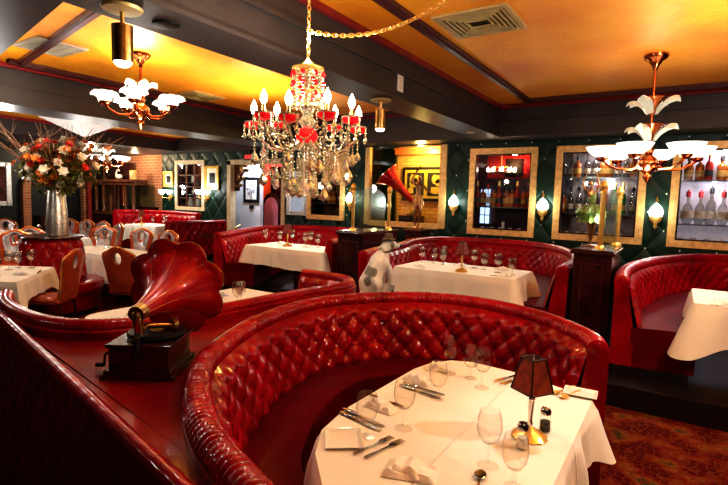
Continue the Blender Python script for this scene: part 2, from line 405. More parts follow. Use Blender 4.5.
# ------------------------------------------------------------------ room shell
WY = 8.69; CZ = 3.33; BZ = 2.82
X0, X1, Y0 = -15.5, 4.2, -3.2
struct('floor', MB().bx(X0, X1, Y0, 12.5, -.1, 0), M['carpet'])
struct('floor_platform', MB().bx(-6.6, X1, 4.68, WY, 0, .19).bx(-13.2, -9.2, 6.7, WY, 0, .19).box((-1.2,4.69,.185),(10.8,.03,.02)), M['black'], label='black painted raised platform under the wall booths', cat='floor')
def wall_holes(name, x0, x1, z0, z1, holes, m, y=WY, th=.12):
    mb = MB(); xs = sorted({x0, x1, *[h[0] for h in holes], *[h[1] for h in holes]}); zs = sorted({z0, z1, *[h[2] for h in holes], *[h[3] for h in holes]})
    for i in range(len(xs)-1):
        for j in range(len(zs)-1):
            cx = (xs[i]+xs[i+1])/2; cz = (zs[j]+zs[j+1])/2
            if any(h[0] < cx < h[1] and h[2] < cz < h[3] for h in holes): continue
            mb.bx(xs[i], xs[i+1], y, y+th, zs[j], zs[j+1])
    return struct(name, mb, m)
# window openings in the back wall: x0,x1,z0,z1
W_far = (-11.82,-10.64,1.31,2.62); DOOR = (-9.68,-7.86,0,2.56); W4 = (-7.1,-6.12,1.27,2.72); ALC = (-5.55,-3.78,1.21,2.80)
W1 = (-3.28,-2.12,1.17,2.68); W2 = (-1.78,-.49,1.17,2.68); W3 = (-.13,1.18,1.17,2.68)
wall_holes('wall_back', -12.47, X1, 0, 3.4, [W_far, DOOR, W4, ALC, W1, W2, W3], M['green'])
struct('wall_back_brick', MB().bx(X0, -12.47, WY, WY+.12, 0, 3.4), M['brick'], label='brick wall beside the tufted green wall', cat='wall')
struct('wall_left', MB().bx(X0-.12, X0, Y0, 12.5, 0, 3.4), M['black'])
struct('wall_right', MB().bx(X1, X1+.12, Y0, 12.5, 0, 3.4), M['darkwood'])
struct('wall_front', MB().bx(X0, X1, Y0-.12, Y0, 0, 3.4), M['darkwood'])
# ceiling with gold trays and dark beams
struct('ceiling', MB().bx(X0, X1, Y0, WY+.1, CZ, CZ+.1), M['ceil'])
struct('ceiling_far_tray', MB().bx(-11.07, -8.0, Y0, 8.13, 3.15, CZ-.005), M['ceil'], label='far gold ceiling tray', cat='ceiling')
struct('ceiling_beam_main', MB().bx(-3.05, -2.63, Y0, 8.13, BZ, CZ+.02), M['beam'], label='wide dark beam running to the back wall', cat='beam')
struct('ceiling_beam_soffit', MB().bx(X0, X1, 8.13, WY, BZ, CZ+.02), M['beam'], label='dark soffit along the back wall', cat='beam')
struct('ceiling_beam_far', MB().bx(-8.0, -7.3, Y0, 8.13, BZ, CZ+.02).bx(X0, -11.07, Y0, 8.13, BZ, CZ+.02), M['beam'], label='dark beams over the left dining area', cat='beam')
struct('ceiling_beam_near', MB().prism([(-3.05,1.5),(-7.3,2.31),(-7.3,Y0),(-3.05,Y0)], BZ, CZ+.02), M['beam'], label='dark lowered ceiling at upper left', cat='beam')
tb = MB()
def strip(a, b, w, z0, z1, mb):
    a = V(a); b = V(b); d = (b-a).normalized(); n = V((-d.y, d.x))*w/2
    mb.prism([tuple(a+n), tuple(b+n), tuple(b-n), tuple(a-n)], z0, z1)
strip((-2.09,Y0), (-2.09,7.80), .10, 3.29, 3.33, tb); strip((-2.14,7.77), (X1,7.77), .10, 3.29, 3.33, tb)
strip((-2.09,Y0), (-2.09,7.78), .05, 3.27, 3.29, tb); strip((-2.11,7.77), (X1,7.77), .05, 3.27, 3.29, tb)
struct('trim_1', tb, M['trim'], label='dark moulding inset on the right gold ceiling tray', cat='trim')
tb = MB()
for w, z in ((.12, 3.29), (.06, 3.27)):
    strip((-7.05,2.80), (-7.05,7.9), w, z, 3.33, tb); strip((-7.05,7.85), (-3.3,7.85), w, z, 3.33, tb)
    strip((-3.3,2.22), (-7.1,2.95), w*.8, z, 3.33, tb)
struct('trim_2', tb, M['trim'], label='dark moulding inset on the left gold ceiling tray', cat='trim')
tb = MB()
tb.bx(-2.63, -2.58, Y0, 8.13, 3.27, 3.33).bx(-2.63, X1, 8.08, 8.13, 3.27, 3.33)
tb.bx(-7.3, -7.25, 2.31, 8.13, 3.27, 3.33).bx(-7.3, -3.05, 8.08, 8.13, 3.27, 3.33).bx(-11.07,-11.03,Y0,8.13,3.09,3.15)
struct('trim_3', tb, M['red_mould'], label='red crown moulding where beams meet the gold ceiling', cat='trim')
tb = MB()
tb.bx(-2.63, -2.612, Y0, 8.10, 3.10, 3.13).bx(-2.63, -2.600, Y0, 8.10, 3.07, 3.10).bx(-2.63, -2.60, Y0, 8.10, 2.82, 2.85).bx(-2.63, -2.618, Y0, 8.10, 2.85, 2.875)
tb.bx(-2.6, X1, 8.10, 8.13, 3.08, 3.11).bx(-2.6, X1, 8.10, 8.13, 2.82, 2.85)
tb.bx(-7.3, -7.28, 2.4, 8.1, 3.05, 3.08).bx(-7.3, -7.28, 2.4, 8.1, 2.82, 2.85)
tb.bx(-11.07,-11.04, Y0, 8.1, 2.82, 2.86)
struct('trim_4', tb, M['beam'], label='moulded edges of the dark beams', cat='trim')

# ------------------------------------------------------------------ windows to the back bar
def window(idx, W, fm, fw=.085, label='', pane='pane', bottom=True):
    x0, x1, z0, z1 = W
    f = MB(); y = WY-.05
    for (a, b, c, d) in ((x0-.02, x0+fw, z0-.02, z1+.02), (x1-fw, x1+.02, z0-.02, z1+.02), (x0+fw, x1-fw, z1-fw, z1+.02), (x0+fw, x1-fw, z0-.02, z0+fw)):
        f.bx(a, b, y, WY+.04, c, d)
    fr = struct('window_%d' % idx, f, M[fm], label=label, cat='window')
    g = MB(); k = .022
    for (a, b, c, d) in ((x0+fw, x0+fw+k, z0+fw, z1-fw), (x1-fw-k, x1-fw, z0+fw, z1-fw), (x0+fw+k, x1-fw-k, z1-fw-k, z1-fw), (x0+fw+k, x1-fw-k, z0+fw, z0+fw+k)):
        g.bx(a, b, WY-.02, WY+.06, c, d)
    o = g.build('inner_bead', M['darkwood'], fr, smooth=False)
    p = MB().bx(x0+fw, x1-fw, WY+.02, WY+.026, z0+fw, z1-fw).build('pane', M[pane], fr, smooth=False)
    return fr
window(1, W1, 'goldwood', label='gold framed window in the green wall between the two nearer sconces, nothing standing in front of it')
window(2, W2, 'goldwood', label='gold framed bar window behind the ballerina figure and brass posts')
window(3, W3, 'goldwood', label='gold framed bar window at the right edge above the right-hand booth')
window(4, W4, 'goldwood', label='gold framed window behind the crystal chandelier pendants')
window(6, W_far, 'cream', fw=.08, label='cream framed window with small panes on the far left of the green wall')
# alcove frame
f = MB(); x0, x1, z0, z1 = ALC
f.bx(x0-.02, x0+.09, WY-.05, WY+.04, z0, z1).bx(x1-.11, x1+.02, WY-.05, WY+.04, z0, z1).bx(x0+.09, x1-.11, WY-.05, WY+.04, z0-.02, z0+.09)
a = struct('window_5', f, M['goldwood'], label='wide gold framed opening to a yellow-lit brick alcove', cat='window')
MB().bx(x0+.09, x1-.11, WY+.02, WY+.026, z0+.09, z1).build('pane', M['pane'], a, smooth=False)
# alcove interior
al = thing('alcove', 'yellow-lit brick alcove behind the wide gold framed opening', 'alcove', (0,0,0))
MB().bx(-6.05, -3.6, 9.5, 9.6, 0, 3.1).build('brick_backing', M['ybrick'], al, False)
MB().bx(-6.05, -3.6, 8.82, 9.5, 1.12, 1.2).build('sill', M['midwood'], al, False)
MB().bx(-6.05, -3.6, 8.82, 9.6, 3.0, 3.1).bx(-3.66, -3.6, 8.82, 9.5, 1.2, 3.0).bx(-6.05, -6.0, 8.82, 9.5, 1.2, 3.0).build('surround', M['midwood'], al, False)
MB().bx(-6.0, -5.28, 9.42, 9.5, 1.2, 3.0).build('green_panel', M['greenglass'], al, False)
MB().bx(-5.28, -3.66, 9.36, 9.5, 2.70, 2.80).bx(-5.28,-3.66, 9.3,9.5,2.80,2.84).build('header_beam', mat('orange_lit_wood', (.55,.17,.02), .4), al, False)
p = thing('framed_poster', 'black framed yellow poster of two flowers inside the alcove', 'picture', (-4.56,9.49,2.08))
MB().bx(-.56,.56,-.04,0,-.36,.36).build('frame', M['black'], p, False)
MB().bx(-.50,.50,-.046,-.04,-.30,.30).build('mat_board', M['yellow'], p, False)
q = MB().bx(-.44,-.04,-.05,-.046,-.24,.24).bx(.04,.44,-.05,-.046,-.24,.24).build('print', M['ink'], p, False)
fl = MB()
for (cx, cz, r) in ((-.27,.10,.11),(-.20,.05,.09),(-.30,.0,.08),(.24,.10,.10),(.30,.03,.08),(-.34,-.14,.07)):
    fl.lathe([(r,-.003),(r*.9,.004)], 9, (cx,-.052,cz), axis=(0,-1,0), flute=5, amp=.5)
fl.bx(.13,.34,-.056,-.05,-.2,-.06)
fl.build('flower_shapes', M['yellow'], p, False)
light('alcove_lamp', (-4.5,9.05,2.75), 60, (1,.66,.14), .08)
light('alcove_lamp', (-5.6,9.1,1.6), 4, (1,.66,.25), .05)

# ------------------------------------------------------------------ back-bar cabinets with bottles
def bottle_proto(kind, gm, capm, labm):
    """kind -> profile; root mesh is the glass body"""
    P = {'round': [(.036,0),(.040,.01),(.040,.17),(.034,.20),(.014,.235),(.013,.30),(.015,.30),(.015,.305)],
         'square': [(.045,0),(.047,.01),(.047,.16),(.042,.18),(.016,.20),(.015,.25),(.017,.25)],
         'flask': [(.030,0),(.050,.04),(.052,.10),(.035,.16),(.014,.20),(.013,.27),(.016,.27)],
         'tall': [(.032,0),(.034,.01),(.034,.20),(.028,.24),(.012,.28),(.011,.36),(.013,.36)]}[kind]
    o = MB().lathe(P, 12).build('liquor_bottle', gm)
    h = P[-1][1]
    MB().lathe([(P[-1][0]+.004, h-.02),(P[-1][0]+.004,h+.03),(.006,h+.036),(.006,h+.05)], 10).build('cap', capm, o)
    r = P[2][0]+.0012
    MB().lathe([(r, .05),(r,.12)], 12).build('paper_label', labm, o)
    return o
g_clear = glassmat('clear_spirit', (.72,.72,.70), .10, .03, .7, dark=.25); g_amber = mat('amber_spirit', (.42,.13,.02), .08, .1, coat=1, var=.3)
g_green = mat('green_bottle_glass', (.06,.32,.05), .08, 0, coat=1, var=.3); g_dark = mat('dark_bottle_glass', (.03,.02,.015), .08, 0, coat=1)
g_red = mat('red_bottle_glass', (.40,.03,.02), .08, 0, coat=1)
lab = [mat('bottle_label', (.55,.48,.36), .7, var=.3, scale=30), mat('gold_label', (.6,.4,.1), .5), mat('black_label', (.04,.04,.04), .5), mat('red_label', (.5,.03,.03), .5)]
protos = {}
BK = [('clear glass round bottle', 'round', g_clear, M['black'], lab[0]), ('amber whiskey bottle', 'square', g_amber, M['black'], lab[1]),
      ('tall green bottle', 'tall', g_green, M['brass'], lab[1]), ('dark wine bottle', 'tall', g_dark, lab[3], lab[0]),
      ('clear flask-shaped bottle with red cap', 'flask', g_clear, lab[3], lab[0]), ('red liqueur bottle', 'round', g_red, M['brass'], lab[2])]
used_kind = {}
def place_bottle(k, loc, where, sc):
    nm, sh, g, cpm, lm = BK[k]
    label = '%s %s' % (nm, where); grp = label
    if k not in protos:
        protos[k] = bottle_proto(sh, g, cpm, lm); o = protos[k]; o.location = loc; o.scale = (sc,)*3
        tag(o, label, 'bottle', grp)
    else: o = dup(protos[k], loc, 0, label, grp, sc)
    o['category'] = 'bottle'
    return o
def cabinet(W, name_lab, back, shelves, depth=.55):
    x0, x1, z0, z1 = W
    c = thing('bar_cabinet', name_lab, 'cabinet', (0,0,0))
    MB().bx(x0-.22, x1+.03, WY+.12+depth, WY+.16+depth, z0-.1, z1+.15).build('back_panel', back, c, False)
    MB().bx(x0-.25, x0-.22, WY+.12, WY+.16+depth, z0-.1, z1+.15).bx(x1+.03, x1+.06, WY+.12, WY+.16+depth, z0-.1, z1+.15).build('side_panel', M['darkwood'], c, False)
    MB().bx(x0-.25, x1+.06, WY+.12, WY+.16+depth, z0-.14, z0-.0).bx(x0-.25, x1+.06, WY+.12, WY+.16+depth, z1+.11, z1+.15).build('carcass', M['darkwood'], c, False)
    for z in shelves: MB().bx(x0-.22, x1+.03, WY+.14, WY+.12+depth, z-.02, z).build('shelf', M['shelf'], c, False)
    return c
cabinet(W1, 'red-lit bar cabinet behind the middle gold window', M['barback'], [1.66])
c = cabinet(W2, 'bar cabinet with a mirrored back behind the brass posts', M['barshine'], [1.60, 2.20])
cabinet(W3, 'pale back-lit bar cabinet at the right edge', mat('backlit_panel', (.60,.52,.50), .4, var=.5, scale=3, emis=(1,.75,.65), estr=.20), [1.50, 2.15])
cabinet(W4, 'amber bar cabinet behind the crystal chandelier', mat('amber_back', (.45,.27,.12), .4, var=.5, scale=6), [1.62, 2.1])
for (W, n_, lb_) in ((W2, 6, 'short pale tumbler low in the window behind the brass posts'), (W3, 6, 'short pale tumbler low in the right edge window'), (W1, 5, 'short pale tumbler low in the red-lit bar window')):
    for i in range(n_):
        o = MB().lathe([(.03,0),(.038,.11),(.036,.11),(.028,.01),(.001,.01)], 12).build('tumbler', M['china']) if 'tum_' not in globals() else None
        if o: tum_ = o
        else: o = tum_.copy(); col.objects.link(o)
        o.location = (W[0]+.15+i*(W[1]-W[0]-.3)/n_, WY+.3+.05*(i % 2), 1.171); tag(o, lb_, 'glass', lb_)
rr = random.Random(3)
for (W, zs, yy, kinds, where) in ((W1, (1.66,), WY+.3, [5,1,4,1,5,1,1,5,1,5], 'on the middle shelf of the red-lit bar window'),
                     (W2, (2.20,), WY+.32, [0,0,1,0,0,1,1,0,0,1], 'on the top shelf of the window behind the brass posts'),
                     (W2, (1.60,), WY+.32, [1,0,0,0,3,5,2,2,0], 'on the lower shelf of the window behind the brass posts'),
                     (W3, (2.15,), WY+.32, [3,1,1,5,1,1,3,0,0], 'on the top shelf of the right edge window'),
                     (W3, (1.50,), WY+.32, [3,4,4,0,4,0,4,0], 'on the lower shelf of the right edge window'),
                     (W4, (1.62,), WY+.3, [3,3,1,1,3,3], 'in the window behind the crystal chandelier')):
    n = len(kinds)
    for i, k in enumerate(kinds):
        x = W[0]-.02 + (W[1]-W[0]-.10)*(i+.5)/n + rr.uniform(-.02,.02)
        place_bottle(k, (x, yy+rr.uniform(-.05,.05), zs[0]+.001), where, {1.66:1.35, 2.20:1.25, 1.60:1.3, 2.15:1.3, 1.50:1.62}.get(zs[0], 1.2))
# things in the red-lit window: lattice pane, small chandelier standing in for a reflected one, ceiling and coloured wall
r = thing('lattice_window', 'daylit lattice window seen deep inside the red-lit bar window', 'window', (-3.30,WY+.62,1.62))
MB().bx(0,.20,0,.02,-.30,.38).build('daylight_panes', M['lattice'], r, False)
g = MB()
for i in range(5): g.bx(.0, .20, -.012, 0, -.30+.17*i-.008, -.30+.17*i+.008)
for i in range(3): g.bx(.10*i-.006, .10*i+.006, -.012, 0, -.30, .38)
g.build('glazing_bars', M['black'], r, False)
MB().bx(-3.2,-1.9,WY+.64,WY+.66,2.2,2.8).build('painted_panel', M['barred']); tag(bpy.data.objects['painted_panel'], 'red and orange painted wall panel inside the middle bar window', 'panel')
MB().bx(-2.84,-2.52,WY+.60,WY+.635,2.22,2.56).build('dark_banner', mat('olive_banner', (.06,.05,.03), .7)); tag(bpy.data.objects['dark_banner'], 'dark square banner on the red wall in the middle bar window', 'banner')
r = thing('reflected_chandelier', 'small lit candle chandelier standing in for a reflection in the red-lit bar window', 'chandelier', (-2.84,WY+.36,2.28))
MB().lathe([(.25,.0),(.27,.015),(.25,.03)], 20).lathe([(.12,.10),(.14,.115),(.12,.13)],16).tube([(0,0,0),(0,0,.55)], .012).build('frame', M['brass'], r)
for i in range(10):
    a = 2*PI*i/10; MB().lathe([(.008,0),(.02,.03),(.004,.075)], 8, (.26*cos(a),.20*sin(a),.03)).build('bulb', M['bulb'], r)
# lower oddments of bar windows
for (x, z, w, h, m_, lb) in ((-2.75,1.29,.05,.10,'china','small white card standing low in the red-lit bar window'),):
    o = MB().bx(x, x+w, WY+.25, WY+.27, z-.12, z+h).build('card', M[m_], None, False); tag(o, lb, 'card')
light('bar_lamp', (-2.6,9.05,2.55), 9, (1,.42,.18), .04)
light('bar_lamp', (-1.1,8.95,2.58), 14, (1,.85,.7), .04)
light('bar_lamp', (-1.1,8.92,2.1), 5, (1,.85,.7), .04)
light('bar_lamp', (.5,8.95,2.58), 12, (1,.8,.7), .04)
light('bar_lamp', (.4,8.92,2.1), 8, (1,.85,.8), .04)
light('bar_lamp', (-6.7,9.0,2.4), 8, (1,.7,.35), .04)
# far-left window: mullions and pale china on shelves behind
m6 = bpy.data.objects['window_6']
g = MB()
for x in (-11.40,-11.06): g.bx(x-.015, x+.015, WY-.01, WY+.02, 1.39, 2.54)
for z in (1.62,1.93,2.24): g.bx(-11.74,-10.72, WY-.01, WY+.02, z-.015, z+.015)
g.build('glazing_bars', M['midwood'], m6, False)
c = cabinet(W_far, 'brown cabinet of pale vases behind the small-paned window', mat('rust_back', (.26,.09,.05), .5, var=.5, scale=5), [1.36, 1.72, 2.05])
for i, (x, z, s) in enumerate(((-11.6,1.36,1.1),(-11.28,1.36,1.2),(-10.95,1.36,1.1),(-11.45,1.72,.8),(-11.1,1.72,.9),(-11.5,2.05,.8))):
    o = MB().lathe([(.06,0),(.09,.1),(.05,.2),(.06,.26),(.055,.27)], 12).build('pale_vase', M['china']); o.location = (x, WY+.3, z+.001); o.scale = (s,s,s)
    tag(o, 'pale vase on a shelf behind the small-paned far window', 'vase', 'pale vases behind the small-paned window')
light('bar_lamp', (-11.2,8.95,2.5), 6, (1,.7,.45), .04)

# ------------------------------------------------------------------ doorway to the hall
f = MB().bx(DOOR[0]-.07, DOOR[0]+.06, WY-.04, WY+.14, 0, 2.6).bx(DOOR[1]-.05, DOOR[1]+.06, WY-.04, WY+.14, 0, 2.6).bx(DOOR[0]-.07, DOOR[1]+.06, WY-.04, WY+.14, 2.5, 2.62)
struct('door_1', f, M['cream'], label='cream cased opening from the dining room to the hall', cat='door')
struct('wall_hall_white', MB().bx(-10.45,-9.52,9.6,9.72,0,3.0), M['white_wall'], label='white hall wall seen through the cased opening', cat='wall')
struct('wall_hall_side', MB().bx(-10.57,-10.45,8.81,9.72,0,3.0).bx(-7.3,-7.2,8.81,11.9,0,3.0), M['black'], label='dark side wall of the hall', cat='wall')
struct('wall_hall_back', MB().bx(-12.5,-7.2,11.9,12.0,0,3.2), M['darkwood'], label='dark wall at the end of the hall', cat='wall')
struct('ceiling_hall', MB().bx(-12.5,-7.2,8.82,12.0,3.0,3.1), M['white_wall'], label='hall ceiling', cat='ceiling')
o = struct('wall_hall_red', MB().bx(-11.7,-11.08,11.55,11.65,0,3), M['orange'], label='orange-red panel in the hall', cat='wall')
p = thing('framed_photograph', 'black framed photograph on the white hall wall', 'picture', (-9.82,9.6,1.89))
MB().bx(-.29,.29,-.04,0,-.34,.34).build('frame', M['black'], p, False, .01)
MB().bx(-.20,.20,-.046,-.04,-.26,.26).build('mat_board', M['paper'], p, False)
k = MB()
for i in range(9): k.box((rr.uniform(-.13,.13),-.05,rr.uniform(-.2,.15)),(rr.uniform(.03,.1),.006,rr.uniform(.04,.16)))
k.build('photograph', M['pearl'], p, False)
o = MB().bx(-9.9,-9.74,9.57,9.6,1.38,1.47).build('wall_plaque', M['black'], None, False); tag(o, 'small black plaque under the hall photograph', 'plaque')
# carved corbel
r = thing('carved_corbel', 'dark carved wooden corbel inside the hall opening', 'corbel', (-9.62,8.88,1.90))
k = MB(); prof = [(0,0),(.05,.06),(.04,.16),(.12,.26),(.14,.38),(.24,.46),(.26,.54),(.36,.58),(.36,.66),(0,.66)]
k.add([(x, y, z) for y in (-.07,.07) for x, z in prof], [tuple(range(10)), tuple(range(19,9,-1))]+[(i,(i+1)%10,(i+1)%10+10,i+10) for i in range(10)])
k.build('bracket', M['midwood'], r, False, .01)
for (x, z, rr_) in ((.26,.5,.07),(.12,.28,.06),(.05,.1,.045)): MB().lathe([(rr_,-.09),(rr_,.09)], 14, (x,0,z), axis=(0,1,0)).build('scroll', M['bronze'], r)
MB().bx(-.12,0,-.09,.09,-.05,.68).build('back_plate', M['darkwood'], r, False)
# exit sign
r = thing('exit_sign', 'small lit red exit sign hanging over the hall opening', 'sign', (-8.87,8.58,2.66))
MB().bx(-.17,.17,-.03,.03,-.07,.08).bx(-.03,.03,-.03,.03,.08,.16).build('housing', M['beam'], r, False, .005)
def text(body, size, loc, rot, m, parent, name='lettering', ext=.002):
    cu = bpy.data.curves.new(name, 'FONT'); cu.body = body; cu.size = size; cu.extrude = ext; cu.align_x = 'CENTER'; cu.align_y = 'CENTER'
    tmp = bpy.data.objects.new('tmp_text', cu); col.objects.link(tmp); bpy.context.view_layer.update()
    me = bpy.data.meshes.new_from_object(tmp.evaluated_get(bpy.context.evaluated_depsgraph_get()))
    bpy.data.objects.remove(tmp); me.materials.clear(); me.materials.append(m)
    o = bpy.data.objects.new(name, me); col.objects.link(o); o.location = loc; o.rotation_euler = rot; o.parent = parent; return o
text('EXIT', .13, (0,-.033,.005), (PI/2,0,0), M['exitred'], r)
o = MB().bx(-11.5,-10.5,11.48,11.54,2.66,2.88).build('neon_strip', M['exitred'], None, False); tag(o, 'glowing red neon strip high in the hall beyond the opening', 'light')
# arched pink mirror-like headboard in the hall
r = thing('arched_screen', 'dark arched panel with a pink centre standing in the hall', 'panel', (-10.25,10.8,0))
def arch(w, z0, z1, y0, y1):
    pts = [(-w,z0)]+[(-w*cos(PI*i/14), z1-w*1.2+w*1.2*sin(PI*i/14)) for i in range(15)]+[(w,z0)]
    n = len(pts); return MB().add([(x,y,z) for y in (y0,y1) for x, z in pts], [tuple(range(n)), tuple(range(2*n-1,n-1,-1))]+[(i,(i+1)%n,(i+1)%n+n,i+n) for i in range(n)])
arch(.38,.0,1.84,0,.06).build('frame', M['darkwood'], r, False); arch(.27,.1,1.70,-.02,0).build('pink_centre', M['pinkm'], r, False)
light('hall_lamp', (-9.2,9.1,2.7), 110, (1,.93,.88), .1)
light('hall_lamp', (-10.6,10.6,2.6), 45, (1,.5,.3), .1)

# silver mirror on the green wall
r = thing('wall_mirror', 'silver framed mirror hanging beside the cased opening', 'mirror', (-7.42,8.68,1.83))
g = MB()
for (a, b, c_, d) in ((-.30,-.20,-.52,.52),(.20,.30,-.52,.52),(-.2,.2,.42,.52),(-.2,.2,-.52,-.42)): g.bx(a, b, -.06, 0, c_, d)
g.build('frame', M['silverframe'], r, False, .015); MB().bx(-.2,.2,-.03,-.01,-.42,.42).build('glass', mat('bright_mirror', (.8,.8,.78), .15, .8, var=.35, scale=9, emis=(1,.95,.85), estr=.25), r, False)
# gold framed pictures at the far left of the green wall
def small_picture(x, z, w, h, lab_):
    p = thing('framed_picture', lab_, 'picture', (x,8.685,z)); g = MB(); t = .07
    for (a, b, c_, d) in ((-w,-w+t,-h,h),(w-t,w,-h,h),(-w+t,w-t,h-t,h),(-w+t,w-t,-h,-h+t)): g.bx(a, b, -.05, 0, c_, d)
    g.build('frame', M['goldleaf'], p, False, .012)
    MB().bx(-w+t,w-t,-.015,-.005,-h+t,h-t).build('mat_board', M['paper'], p, False)
    MB().bx(-w*.4,w*.4,-.02,-.015,-h*.45,h*.4).ball((0,-.02,h*.2),w*.18,8).build('print', M['ink'], p, False)
small_picture(-12.15, 2.13, .22, .22, 'gold framed picture between the brick wall and small-paned window')
small_picture(-10.33, 2.17, .27, .31, 'gold framed portrait to the right of the small-paned window')

# ------------------------------------------------------------------ sconces
def sconce(x, z, label):
    s = thing('wall_sconce', label, 'sconce', (x, 8.68, z), 0, 'shield sconces on the green wall')
    MB().lathe([(.001,-.26),(.03,-.22),(.02,-.18),(.075,-.12),(.085,-.06),(.05,0)], 10, (0,-.07,0), sy=.6).build('bracket', M['brass'], s)
    MB().lathe([(.05,0),(.05,.02)], 10, (0,-.03,-.1), axis=(0,1,0)).lathe([(.03,.0),(.012,.05),(.001,.09)],8,(0,-.06,.16)).build('finial', M['brass'], s)
    g = MB()
    def fn(u, v):
        a = u*2*PI; prof = [(.035,-.11),(.072,-.06),(.088,.0),(.070,.06),(.035,.11),(.004,.14)]
        t = v*5; i = min(4, int(t)); k = t-i; r = prof[i][0]*(1-k)+prof[i+1][0]*k; zz = prof[i][1]*(1-k)+prof[i+1][1]*k
        r *= 1+.10*cos(6*a); return (r*cos(a), -.075+.6*r*sin(a), zz)
    g.grid(fn, 24, 10, True); g.build('glass_shade', M['sconce_glass'], s)
    light('sconce_lamp', (x, 8.46, z), 5, (1,.9,.62), .05)
sconce(-3.57, 1.72, 'lit glass sconce on the green wall between the alcove and the middle gold window')
sconce(-1.965, 1.70, 'lit glass sconce between the middle gold window and the window behind the brass posts')
sconce(-.31, 1.66, 'lit glass sconce beside the right edge window')
sconce(-5.92, 1.72, 'lit glass sconce seen beside the brass posts, left of the alcove')
def twin(x, z, label):
    s = thing('twin_sconce', label, 'sconce', (x, 8.68, z))
    MB().lathe([(.06,-.02),(.06,.02)], 12, axis=(0,1,0), loc=(0,-.01,-.08)).tube([(-.16,-.18,0),(-.14,-.18,-.1),(0,-.06,-.12),(.14,-.18,-.1),(.16,-.18,0)], .013).lathe([(.001,-.22),(.03,-.16),(.02,-.08)],8,(0,-.06,0)).build('bracket', M['brass'], s)
    for sx in (-.16,.16):
        MB().lathe([(.03,-.01),(.075,.03),(.085,.07),(.095,.10)], 14, (sx,-.18,0)).build('glass_shade', M['sconce_glass'], s)
    light('sconce_lamp', (x, 8.35, z+.2), 7, (1,.85,.6), .06)
twin(-12.05, 1.72, 'brass wall sconce with two lit shades beside the brick wall')
twin(-10.5, 1.74, 'brass wall sconce with two lit shades right of the small-paned window')

# ------------------------------------------------------------------ tufted leather booths
def booth(label, path, inside, z0, ztop, seat_depth=.48, ds=.03, tw=.17, rows=3.0, rr=.07, rib=.03, seat_z=.46, nv=22, outer_tuft=False, leather='leather', amp=.028, ramp=.10, close_seat=True):
    P, L = catmull(path, ds); N = normals(P, inside)
    t = thing('booth', label, 'booth', (P[len(P)//2].x, P[len(P)//2].y, z0))
    off = t.location.copy()
    def fin(mb, name, m):
        mb.v = [(x-off.x, y-off.y, z-off.z) for x, y, z in mb.v]; return mb.build(name, m, t)
    sz = z0+seat_z; zc = ztop-rr
    fin(sweep(P, N, [(-.055,z0+.10),(-.06,zc-.02),(-.02,zc+.02),(.05,zc),(.12,sz-.05),(.12,z0+.10)]), 'shell', M[leather])
    fin(sweep(P, N, [(-.03,z0),(-.03,z0+.10),(.11,z0+.10),(.11,z0)]), 'plinth', M['black'])
    F, LF = catmull(path, min(ds, rib/3.2)) ; fin(roll_mesh(F, rr, zc, rib, ramp), 'top_roll', M[leather])
    # tufted inner back
    Q, LQ = catmull(path, tw/8); NQ = normals(Q, inside); n = len(Q); mb = MB()
    h = (zc-.02)-(sz-.02); s = 0; vs = []; fs = []
    for i in range(n):
        if i: s += (Q[i]-Q[i-1]).length
        for j in range(nv+1):
            v = j/nv; d0 = .155-.10*v; edge = min(1, (1-v)*8, v*10+.3)*min(1, s/.06, (LQ-s)/.06)
            a = s/tw+v*rows/1.0*.5; b = s/tw-v*rows*.5
            d = d0+(amp*tuft(a, b)+.012)*max(0, edge)
            vs.append((Q[i].x+NQ[i].x*d, Q[i].y+NQ[i].y*d, sz-.02+h*v))
    for i in range(n-1):
        for j in range(nv):
            a = i*(nv+1)+j; fs.append((a, a+nv+1, a+nv+2, a+1))
    mb.add(vs, fs); fin(mb, 'tufted_back', M[leather])
    D = seat_depth
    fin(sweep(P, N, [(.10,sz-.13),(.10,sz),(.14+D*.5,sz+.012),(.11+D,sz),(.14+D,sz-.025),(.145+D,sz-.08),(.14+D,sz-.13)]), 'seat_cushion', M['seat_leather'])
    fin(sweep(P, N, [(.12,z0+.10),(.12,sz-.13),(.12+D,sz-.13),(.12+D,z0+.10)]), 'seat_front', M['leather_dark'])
    fin(sweep(P, N, [(.11,z0),(.11,z0+.10),(.08+D,z0+.10),(.08+D,z0)]), 'toe_kick', M['black'])
    return t
A_path = [(-.72,.86),(-1.03,.965),(-1.355,1.105),(-1.645,1.3),(-1.905,1.545),(-2.1,1.875),(-2.275,2.3),(-2.35,2.87),(-2.21,3.28),(-1.945,3.61),(-1.575,3.82),(-1.145,3.8),(-.73,3.6),(-.42,3.28),(-.34,3.06)]
booth('large round red tufted leather booth in the foreground curving around the nearest table', A_path, (-.7,2.2), 0, .975, seat_depth=.34, ds=.03, tw=.20, rows=5.0, rr=.062, rib=.034, nv=34, amp=.046, ramp=.15)
B_path = [(-4.35,1.66),(-4.0,1.52),(-3.6,1.45),(-3.2,1.46),(-2.92,1.6),(-2.76,1.95),(-2.70,2.5),(-2.66,3.1),(-2.58,3.55),(-2.62,3.85),(-2.85,4.05),(-3.38,4.06)]
booth('red leather booth just behind the floor gramophone, its rounded end facing the big booth', B_path, (-3.6,2.7), 0, .975, seat_depth=.30, ds=.04, tw=.19, rows=5.2, rr=.052, rib=.036, nv=24)
b2 = [(-3.22,5.0),(-3.33,5.5),(-3.40,6.0),(-3.50,6.6),(-3.68,7.2),(-3.55,7.95),(-2.9,8.27),(-2.3,8.33),(-1.75,8.1),(-1.28,7.4),(-1.02,6.4),(-.98,5.5),(-.98,5.3)]
booth('wide red tufted wall booth between the two dark pillars', b2, (-2.4,6.3), .19, 1.12, ds=.05, tw=.2, rows=5.6, nv=22, rib=.045, amp=.036)
